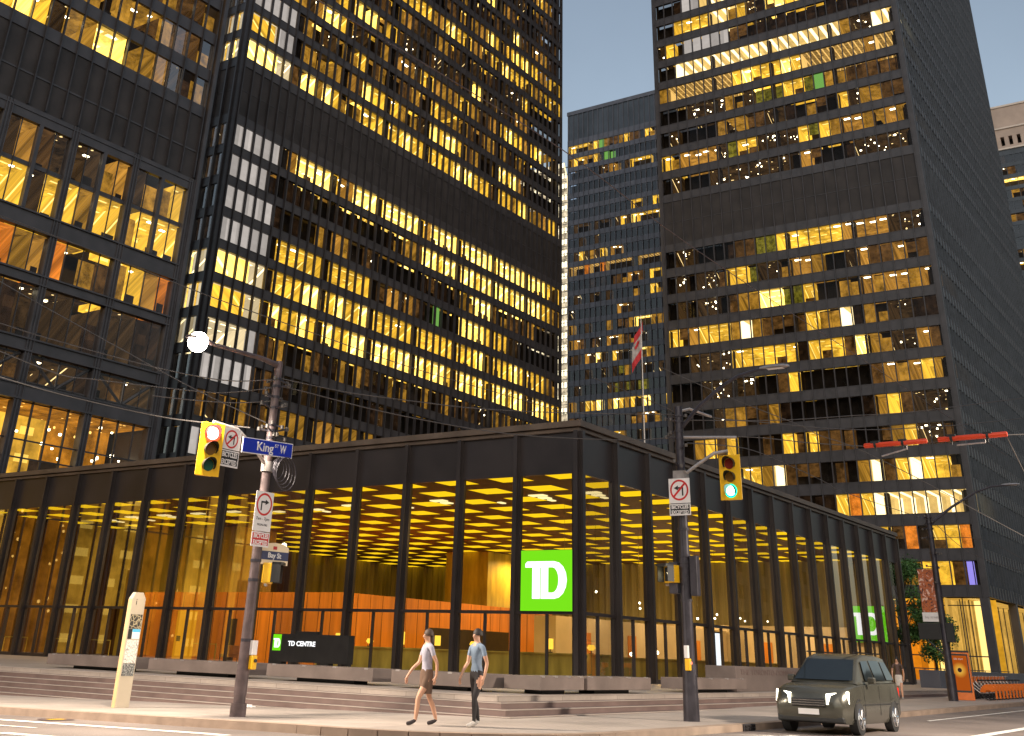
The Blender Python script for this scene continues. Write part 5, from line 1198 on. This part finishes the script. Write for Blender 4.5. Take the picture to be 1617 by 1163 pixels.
# ---------------------------------------------------------------- people
SK = pbr('skin', (.62, .34, .22, 1), .55, 0, .4, 8, .06)
def ball(m, c, rx, ry, rz, yaw=0, z0=-1., mi=0, n=12, k=8):
    c = Vector(c)
    for i in range(k):
        for j in range(n):
            def Q(i_, j_):
                ph = math.asin(z0)+(PI/2-math.asin(z0))*i_/k; th = 2*PI*j_/n
                x, y = rx*math.cos(ph)*math.cos(th), ry*math.cos(ph)*math.sin(th)
                return c+Vector((x*math.cos(yaw)-y*math.sin(yaw), x*math.sin(yaw)+y*math.cos(yaw), rz*math.sin(ph)))
            m.quad(Q(i, j), Q(i, j+1), Q(i+1, j+1), Q(i+1, j), mi)
def person(label, x, y, z, yaw, H, top, legs, shoes, hair, short_sleeve=True, shorts=False, stride=.25, long_hair=False, arm=.25, skirt=False, group=None, bag=None):
    """standing / walking figure. yaw: direction it faces"""
    s = H/1.74; f = Vector((math.cos(yaw), math.sin(yaw), 0)); r = Vector((math.sin(yaw), -math.cos(yaw), 0))
    t = thing('person', label, 'person', (x, y, z), group)
    O = Vector((x, y, z))
    W = lambda a, b, c: O+(r*a+f*b+Z*c)*s
    V = []; E = []; R = []; T = []      # verts, edges, radii, segment tags
    def v(p, ra, rb=None): V.append(p); R.append((ra*s, (rb or ra)*s)); return len(V)-1
    def e(a, b, tag): E.append((a, b)); T.append(tag); return b
    st = stride
    pel = v(W(0, 0, .95), .135, .105); wa = v(W(0, 0, 1.10), .12, .09); e(pel, wa, 'top')
    ch = v(W(0, .01, 1.30), .145, .105); e(wa, ch, 'top'); sh = v(W(0, 0, 1.42), .10, .08); e(ch, sh, 'top')
    nk = v(W(0, .01, 1.50), .05); e(sh, nk, 'skin'); hd = v(W(0, .025, 1.60), .078, .088); e(nk, hd, 'skin'); ht = v(W(0, .015, 1.69), .062, .07); e(hd, ht, 'skin')
    ns_ = v(W(0, .125, 1.595), .012); e(hd, ns_, 'skin')
    lt = 'legs'; lo = 'skin' if (shorts or skirt) else 'legs'
    for sd, fw in ((-1, st), (1, -st)):
        hp = v(W(sd*.095, .0, .90), .092, .095); e(pel, hp, lt)
        mid = v(W(sd*.10, fw*.35, .66), .078); e(hp, mid, lt)
        kn = v(W(sd*.10, fw*.6+.04, .49), .054); e(mid, kn, lo)
        cf = v(W(sd*.10, fw*.78+.0, .34), .055); e(kn, cf, lo)
        an = v(W(sd*.10, fw-.03, .09), .036); e(cf, an, lo if not (shorts or skirt) else 'skin')
        bl = v(W(sd*.105, fw+.08, .045), .042, .032); e(an, bl, 'shoe'); to = v(W(sd*.11, fw+.165, .035), .034, .022); e(bl, to, 'shoe')
        # arm on this side swings opposite
        sw = -fw*arm/.25*.8
        so = v(W(sd*.175, 0, 1.40), .056); e(sh, so, 'top')
        ua = v(W(sd*.215, sw*.2, 1.25), .046); e(so, ua, 'top')
        el = v(W(sd*.235, sw*.45-.02, 1.12), .037); e(ua, el, 'skin' if short_sleeve else 'top')
        fa = v(W(sd*.235, sw*.8+.05, 1.0), .033); e(el, fa, 'skin' if short_sleeve else 'top')
        wr = v(W(sd*.225, sw+.10, .88), .024); e(fa, wr, 'skin')
        pm = v(W(sd*.22, sw+.125, .82), .034, .016); e(wr, pm, 'skin')
        for q in range(4):
            b0 = v(W(sd*.22+.0, sw+.105+q*.016, .785), .009); e(pm, b0, 'skin')
            ln = (.05, .062, .066, .055)[q]
            b1 = v(W(sd*.212, sw+.108+q*.016, .785-ln*.55), .008); e(b0, b1, 'skin'); b2 = v(W(sd*.20, sw+.112+q*.015, .785-ln), .007); e(b1, b2, 'skin')
        t0 = v(W(sd*.205, sw+.155, .83), .010); e(pm, t0, 'skin'); t1 = v(W(sd*.195, sw+.175, .80), .009); e(t0, t1, 'skin')
    me = bpy.data.meshes.new('body'); me.from_pydata([tuple(p) for p in V], E, [])
    ob = bpy.data.objects.new('tmp', me); COL.objects.link(ob)
    bm = bmesh.new(); bm.from_mesh(me); lay = bm.verts.layers.skin.verify(); bm.verts.ensure_lookup_table()
    for i, vv in enumerate(bm.verts): vv[lay].radius = R[i]; vv[lay].use_root = (i == 0)
    bm.to_mesh(me); bm.free()
    sm = ob.modifiers.new('skin', 'SKIN'); sm.use_smooth_shade = True; ss = ob.modifiers.new('sub', 'SUBSURF'); ss.levels = 2; ss.render_levels = 2
    bpy.context.view_layer.update(); dg = bpy.context.evaluated_depsgraph_get()
    m2 = bpy.data.meshes.new_from_object(ob.evaluated_get(dg)); m2.name = 'body'
    COL.objects.unlink(ob); bpy.data.objects.remove(ob)
    order = ['skin', 'top', 'legs', 'shoe']; mats = [SK, top, legs, shoes]
    m2.materials.clear()
    for q in mats: m2.materials.append(q)
    segs = [(V[a], V[b], tg) for (a, b), tg in zip(E, T)]
    for p in m2.polygons:
        c = p.center; best = None
        for a, b, tg in segs:
            ab = b-a; k = max(0, min(1, (c-a).dot(ab)/ab.length_squared)); d = (c-a-ab*k).length
            if best is None or d < best[0]: best = (d, tg)
        tg = best[1]
        lat = abs((c-O).dot(r))
        if tg in ('top', 'legs') and lat < .16*s: tg = 'top' if (c-O).z > (.98 if not skirt else 1.0)*s else 'legs'
        p.material_index = order.index(tg); p.use_smooth = True
    m2.transform(Matrix.Translation(-O)); b = bpy.data.objects.new('body', m2); COL.objects.link(b); b.parent = t
    m = MB(); ball(m, W(0, -.005, 1.635), .098*s, .105*s, .115*s, yaw-PI/2, -.15); 
    if long_hair: ball(m, W(0, -.07, 1.52), .075*s, .05*s, .14*s, yaw-PI/2, -.98)
    part(m, 'hair', hair, t, smooth=True)
    m = MB()
    for sd in (-1, 1): ball(m, W(sd*.032, .102, 1.615), .011*s, .008*s, .008*s, yaw)
    part(m, 'eyes', M['black'], t)
    if shorts or skirt:
        m = MB(); n = 16; rings = []
        for hz, rr_ in ((1.0, .15), (.9, .175), (.72, .19 if skirt else .17), (.56, .20 if skirt else .155)):
            rings.append([W(rr_*math.cos(2*PI*k/n), rr_*(.75 if not skirt else .85)*math.sin(2*PI*k/n)+0, hz) for k in range(n)])
        for a, b2 in zip(rings[:-1], rings[1:]):
            for k in range(n): m.quad(a[k], a[(k+1) % n], b2[(k+1) % n], b2[k])
        part(m, 'skirt' if skirt else 'shorts', legs, t, smooth=True)
    if bag:
        m = MB(); c = W(.0, -.17, 1.22); m.box(c.x-.13, c.x+.13, c.y-.11, c.y+.11, c.z-.2, c.z+.2); part(m, 'backpack', bag, t, bevel=.05)
    return t
fab = lambda n, c, a=.12: pbr(n, (*c, 1), .85, 0, .2, 12, a, bump=.2)
gzp = gz(-22, -9.4)
person('person in a pale lilac shirt, brown shorts and dark sneakers striding left at the corner', -22.05, -9.15, gz(-22, -9.2), math.radians(150), 1.72, fab('lilac_shirt', (.42, .40, .46)), fab('brown_shorts', (.16, .10, .07)), fab('dark_sneakers', (.06, .05, .05)), pbr('brown_hair', (.07, .04, .025, 1), .6), shorts=True, stride=.27, long_hair=True)
person('person in a grey-blue shirt, dark trousers and white shoes standing at the corner', -21.45, -9.95, gz(-21.5, -9.9), math.radians(165), 1.76, fab('grey_blue_shirt', (.22, .28, .36)), fab('dark_trousers', (.05, .045, .045)), fab('white_shoes', (.6, .55, .5)), pbr('dark_hair', (.03, .02, .015, 1), .6), stride=.14)
person('person in a pink and lilac shirt walking on the pavement right of the car', -.2, -10.6, gz(0, -10.6), math.radians(200), 1.7, fab('pink_shirt', (.55, .38, .45)), fab('tan_skirt', (.3, .2, .12)), fab('tan_shoes', (.3, .2, .14)), pbr('auburn_hair', (.09, .035, .02, 1), .6), skirt=True, stride=.2, long_hair=True)
person('distant person in a dark top and white shorts near the orange kiosk', 14.2, -8.3, gz(14, -8.3), math.radians(190), 1.72, fab('dark_top', (.12, .08, .07)), fab('white_shorts', (.62, .56, .5)), fab('grey_shoes', (.4, .36, .32)), pbr('black_hair', (.02, .015, .012, 1), .6), shorts=True, stride=.18)
# ---------------------------------------------------------------- car (front towards -X)
M['carpaint'] = pbr('dark_olive_car_paint', (.11, .105, .085, 1), .25, .5, .6, 2, .08)
M['carglass'] = pbr('car_glass', (.012, .016, .018, 1), .05, 0, .8, 2, .1)
M['chrome'] = pbr('chrome', (.6, .6, .6, 1), .15, 1.)
def car(x0, yc, zr, label):
    t = thing('parked_car' if False else 'car', label, 'car', (x0+2.35, yc, zr))
    P = lambda l, w, h: Vector((x0+l, yc+w, zr+h))
    Lc, hw = 4.7, .92
    # body: cross sections along the length: (l, half width low, belt half width, z sill, z belt)
    secs = [(0.0, .62, .55, .40, .66), (.05, .78, .70, .30, .82), (.25, .88, .82, .24, .96), (.7, .91, .87, .22, 1.04), (1.25, .92, .88, .22, 1.08), (1.9, .92, .89, .22, 1.10), (3.0, .92, .89, .22, 1.12), (4.0, .91, .87, .24, 1.13), (4.5, .87, .83, .28, 1.12), (4.66, .80, .76, .36, 1.05), (4.7, .7, .68, .45, .9)]
    m = MB(); rings = []
    for l, wl, wb, zs, zb in secs:
        zm = (zs+zb)/2; rings.append([P(l, -wl*.93, zs), P(l, -wl, zs+.12), P(l, -wl-.015, zm+.05), P(l, -wb, zb-.04), P(l, -wb*.9, zb), P(l, 0, zb+.03), P(l, wb*.9, zb), P(l, wb, zb-.04), P(l, wl+.015, zm+.05), P(l, wl, zs+.12), P(l, wl*.93, zs)])
    for a, b in zip(rings[:-1], rings[1:]):
        for k in range(10): m.quad(a[k], a[k+1], b[k+1], b[k])
        m.quad(a[10], a[0], b[0], b[10])
    m.poly(rings[0]); m.poly(rings[-1][::-1]); part(m, 'body', M['carpaint'], t, smooth=True)
    # cabin
    cs = [(1.15, .84, .80, 1.07, 1.09), (1.95, .84, .66, 1.09, 1.66), (2.4, .85, .67, 1.1, 1.74), (3.4, .85, .67, 1.11, 1.75), (4.15, .83, .65, 1.12, 1.70), (4.62, .78, .70, 1.1, 1.14)]
    m = MB(); rr = [[P(l, -wb, zb), P(l, -wt, zt-.06*(zt-zb)), P(l, -wt*.88, zt), P(l, 0, zt+.02*(zt-zb)), P(l, wt*.88, zt), P(l, wt, zt-.06*(zt-zb)), P(l, wb, zb)] for l, wb, wt, zb, zt in cs]
    for i, (a, b) in enumerate(zip(rr[:-1], rr[1:])):
        for k in range(6): m.quad(a[k], a[k+1], b[k+1], b[k])
    part(m, 'cabin', M['carpaint'], t, smooth=True)
    def lerp4(a, b, c, d, u, v_): return a.lerp(b, u).lerp(d.lerp(c, u), v_)
    def inset(name, a, b, c, d, mu, mv, off):
        m = MB(); n = (b-a).cross(d-a).normalized(); ctr = (a+b+c+d)/4; mid = P(2.6, 0, 1.3)
        if n.dot(ctr-mid) < 0: n = -n
        q = [lerp4(a, b, c, d, u, v_)+n*off for u, v_ in ((mu, mv), (1-mu, mv), (1-mu, 1-mv), (mu, 1-mv))]; m.quad(*q); part(m, name, M['carglass'], t)
    inset('windscreen', rr[0][0], rr[0][6], rr[1][5], rr[1][1], .06, .08, .05)
    inset('rear_window', rr[5][0], rr[5][6], rr[4][5], rr[4][1], .08, .15, .05)
    for sd, (i0, i1) in ((-1, (0, 1)), (1, (6, 5))):
        inset('side_window', P(1.75, sd*.845, 1.13), P(2.55, sd*.85, 1.13), P(2.55, sd*.685, 1.62), P(2.0, sd*.685, 1.60), .03, .04, .02)
        inset('side_window', P(2.62, sd*.85, 1.14), P(3.5, sd*.85, 1.14), P(3.5, sd*.685, 1.63), P(2.62, sd*.685, 1.63), .03, .04, .02)
        inset('side_window', P(3.57, sd*.85, 1.15), P(4.3, sd*.83, 1.16), P(4.05, sd*.685, 1.6), P(3.57, sd*.685, 1.62), .03, .04, .02)
        m = MB(); c = P(1.75, sd*1.02, 1.16); m.box(c.x-.06, c.x+.09, c.y-.09, c.y+.09, c.z-.06, c.z+.08); part(m, 'mirror', M['carpaint'], t, bevel=.03)
        for l in (.92, 3.72):
            m = MB(); c = P(l, sd*.83, .34); A = Vector((0, 1, 0))
            m.tube([c-A*.11, c-A*.1, c+A*.1, c+A*.11], [.30, .345, .345, .30], 24); w = part(m, 'wheel', M['tyre'], t, smooth=True)
            m = MB(); c2 = c+A*sd*.112
            for k in range(5):
                a = k*2*PI/5; d1 = Vector((math.cos(a), 0, math.sin(a))); m.tube([c2, c2+d1*.21], .03, 5)
            m.tube([c2+Vector((.22*math.cos(i*PI/10), 0, .22*math.sin(i*PI/10))) for i in range(21)], .018, 5, cap=False)
            o = m.build('rim', M['chrome'], w); rel(o, t)
            m = MB(); ring_(m, lambda a_, b_, d_=0.: c+Vector((a_, sd*(.095+d_), b_)), 0, 0, .345, .43, .0, 0, 0, PI, 14); part(m, 'wheel_arch', M['sig_b'], t)
        m = MB(); S = lambda a, b, c_: P(a, sd*b, c_)
        m.hexa([S(-.03, .44, .64), S(.26, .90, .66), S(.3, .80, .66), S(.1, .44, .64), S(-.01, .44, .86), S(.32, .895, .92), S(.36, .79, .92), S(.12, .44, .86)]); part(m, 'headlight', emit('headlight', (1, .93, .72), 7), t)
        m = MB(); m.box(*sorted((P(4.62, 0, 0).x, P(4.72, 0, 0).x)), *sorted((P(0, sd*.6, 0).y, P(0, sd*.82, 0).y)), zr+.75, zr+1.0); part(m, 'tail_light', emit('tail_light', (.9, .03, .02), 1.6), t)
        m = MB(); m.box(P(1.2, 0, 0).x, P(4.2, 0, 0).x, *sorted((P(0, sd*.925, 0).y, P(0, sd*.935, 0).y)), zr+.62, zr+.65)
        for l in (1.35, 2.58, 3.55): m.box(P(l, 0, 0).x, P(l+.012, 0, 0).x, *sorted((P(0, sd*.93, 0).y, P(0, sd*.936, 0).y)), zr+.4, zr+1.05)
        part(m, 'door_trim', M['sig_b'], t)
    m = MB(); m.box(P(-.03, 0, 0).x, P(.1, 0, 0).x, yc-.42, yc+.42, zr+.58, zr+.76)
    for k in range(4): pass
    part(m, 'grille', M['sig_b'], t, bevel=.02)
    for k in range(3): m = MB(); m.box(P(-.045, 0, 0).x, P(-.03, 0, 0).x, yc-.40, yc+.40, zr+.61+k*.05, zr+.625+k*.05); part(m, 'grille_bar', M['chrome'], t)
    for yr in (yc-.62, yc+.58): m = MB(); m.box(P(1.9, 0, 0).x, P(4.1, 0, 0).x, yr, yr+.04, zr+1.77, zr+1.80); part(m, 'roof_rail', M['chrome'], t)
    m = MB(); m.box(P(-.05, 0, 0).x, P(-.03, 0, 0).x, yc-.25, yc+.25, zr+.42, zr+.54); part(m, 'number_plate', M['white'], t)
    m = MB(); m.box(P(.02, 0, 0).x, P(.2, 0, 0).x, yc-.8, yc+.8, zr+.26, zr+.38); part(m, 'bumper', M['sig_b'], t, bevel=.03)
    return t
CARX, CARY = -13.0, -13.75
car(CARX, CARY, gz(-11, -13.7)-.14, 'dark olive estate car with its headlights on in front of the pavilion')
# ---------------------------------------------------------------- unseen blocks added across the two streets to keep sky glow off the glass
M['blk'] = pbr('added_block_stone', (.12, .10, .09, 1), .8)
def across(label, x0, x1, y0, y1, h, face):
    t = thing('office_building', label, 'office building', ((x0+x1)/2, (y0+y1)/2, 0))
    m = MB(); m.box(x0, x1, y0, y1, -1, h); part(m, 'walls', M['blk'], t)
    m = MB(); rr = random.Random(int(h)); z = 6
    while z < h-3:
        if face == 'y':
            x = x0+2
            while x < x1-3:
                m.box(x, x+1.8, y1-.02, y1+.03, z, z+2, 0 if rr.random() < .8 else 1); x += 3.2
        else:
            y = y0+2
            while y < y1-3:
                m.box(x1-.02, x1+.03, y, y+1.8, z, z+2, 0 if rr.random() < .8 else 1); y += 3.2
        z += 3.8
    part(m, 'windows', [M['void'], emit('window_glow_far', (.7, .38, .08), .02)], t)
across('added light-blocking block across the right-hand street, outside the picture', -30, 170, -75, -46, 24, 'y')
across('added light-blocking block across the left-hand street, outside the picture', -95, -62, -15, 120, 26, 'x')
across('added light-blocking corner block behind the viewpoint, outside the picture', -95, -62, -75, -46, 25, 'x')
plight_later = []
# ---------------------------------------------------------------- light
w = bpy.data.worlds.new('World'); sc.world = w; w.use_nodes = True
ns = w.node_tree.nodes; L = w.node_tree.links; ns.clear()
wo = ns.new('ShaderNodeOutputWorld'); bg = ns.new('ShaderNodeBackground'); sky = ns.new('ShaderNodeTexSky')
sky.sky_type = 'NISHITA'; sky.sun_disc = False; sky.sun_elevation = math.radians(SUN_EL); sky.sun_rotation = math.radians(SUN_ROT)
sky.altitude = 80; sky.air_density = 1.6; sky.dust_density = 2.5; sky.ozone_density = 1.5
hs = ns.new('ShaderNodeHueSaturation'); hs.inputs['Saturation'].default_value = SKY_SAT
L.new(sky.outputs[0], hs.inputs['Color']); L.new(hs.outputs[0], bg.inputs[0])
tc = ns.new('ShaderNodeTexCoord'); nz = ns.new('ShaderNodeTexNoise'); nz.inputs['Scale'].default_value = 2.6; nz.inputs['Detail'].default_value = 5; L.new(tc.outputs['Generated'], nz.inputs[0])
L.new(mth(ns, L, 'MULTIPLY', mth(ns, L, 'MULTIPLY_ADD', nz.outputs[0], .5, .75), SKY_STR), bg.inputs[1])
L.new(bg.outputs[0], wo.inputs[0])
sl = bpy.data.lights.new('evening_sun', 'SUN'); sl.energy = .1; sl.angle = math.radians(15); sl.color = (.9, .92, 1)
so = bpy.data.objects.new('evening_sun', sl); COL.objects.link(so); so.rotation_euler = (math.radians(70), 0, math.radians(-55))
def plight(name, loc, W, col, r=.1, kind='POINT', aim=None, cone=150, blend=.6):
    d = bpy.data.lights.new(name, kind); d.energy = W; d.color = col; d.shadow_soft_size = r
    o = bpy.data.objects.new(name, d); COL.objects.link(o); o.location = loc
    if kind == 'SPOT':
        d.spot_size = math.radians(cone); d.spot_blend = blend
        if aim: o.rotation_euler = (Vector(aim)-Vector(loc)).to_track_quat('-Z', 'Y').to_euler()
    return o
for x in (6, 20, 36):
    for y in (6, 15, 25, 35): plight('hall_fill_spot', (x, y, 7.9), 2100, (1, .60, .18), .12, 'SPOT', (x, y, 0), 165, .5)  # added spots, brightening the hall beyond its ceiling panels
for x, y in ((24, 10.5), (31, 10.5), (38, 10.5), (42, 6), (42, 14), (42, 22)): plight('wall_fill', (x, y, 3.9), 190, (1, .74, .42), .08)  # added fill lights that brighten the beige walls
plight('street_lamp_light', (LAMP_POS[0], LAMP_POS[1], 6.6), 4600, (1, .86, .70), .25, 'SPOT', (LAMP_POS[0], LAMP_POS[1], 0), 150, .5)
for e in EXTRA: plight('street_lamp_light', e, (11000 if e[1] > 0 else 17000), (1, .87, .72), .6, 'SPOT', (e[0], e[1], 0), 168, .3)  # light of the two added lamps out of view
for s in (-.62, .62): plight('headlight_beam', (CARX-.12, CARY+s, gz(-11, -13.7)-.14+.78), 260, (1, .92, .75), .06, 'SPOT', (CARX-16, CARY+s*1.6, -.9), 60, .6)
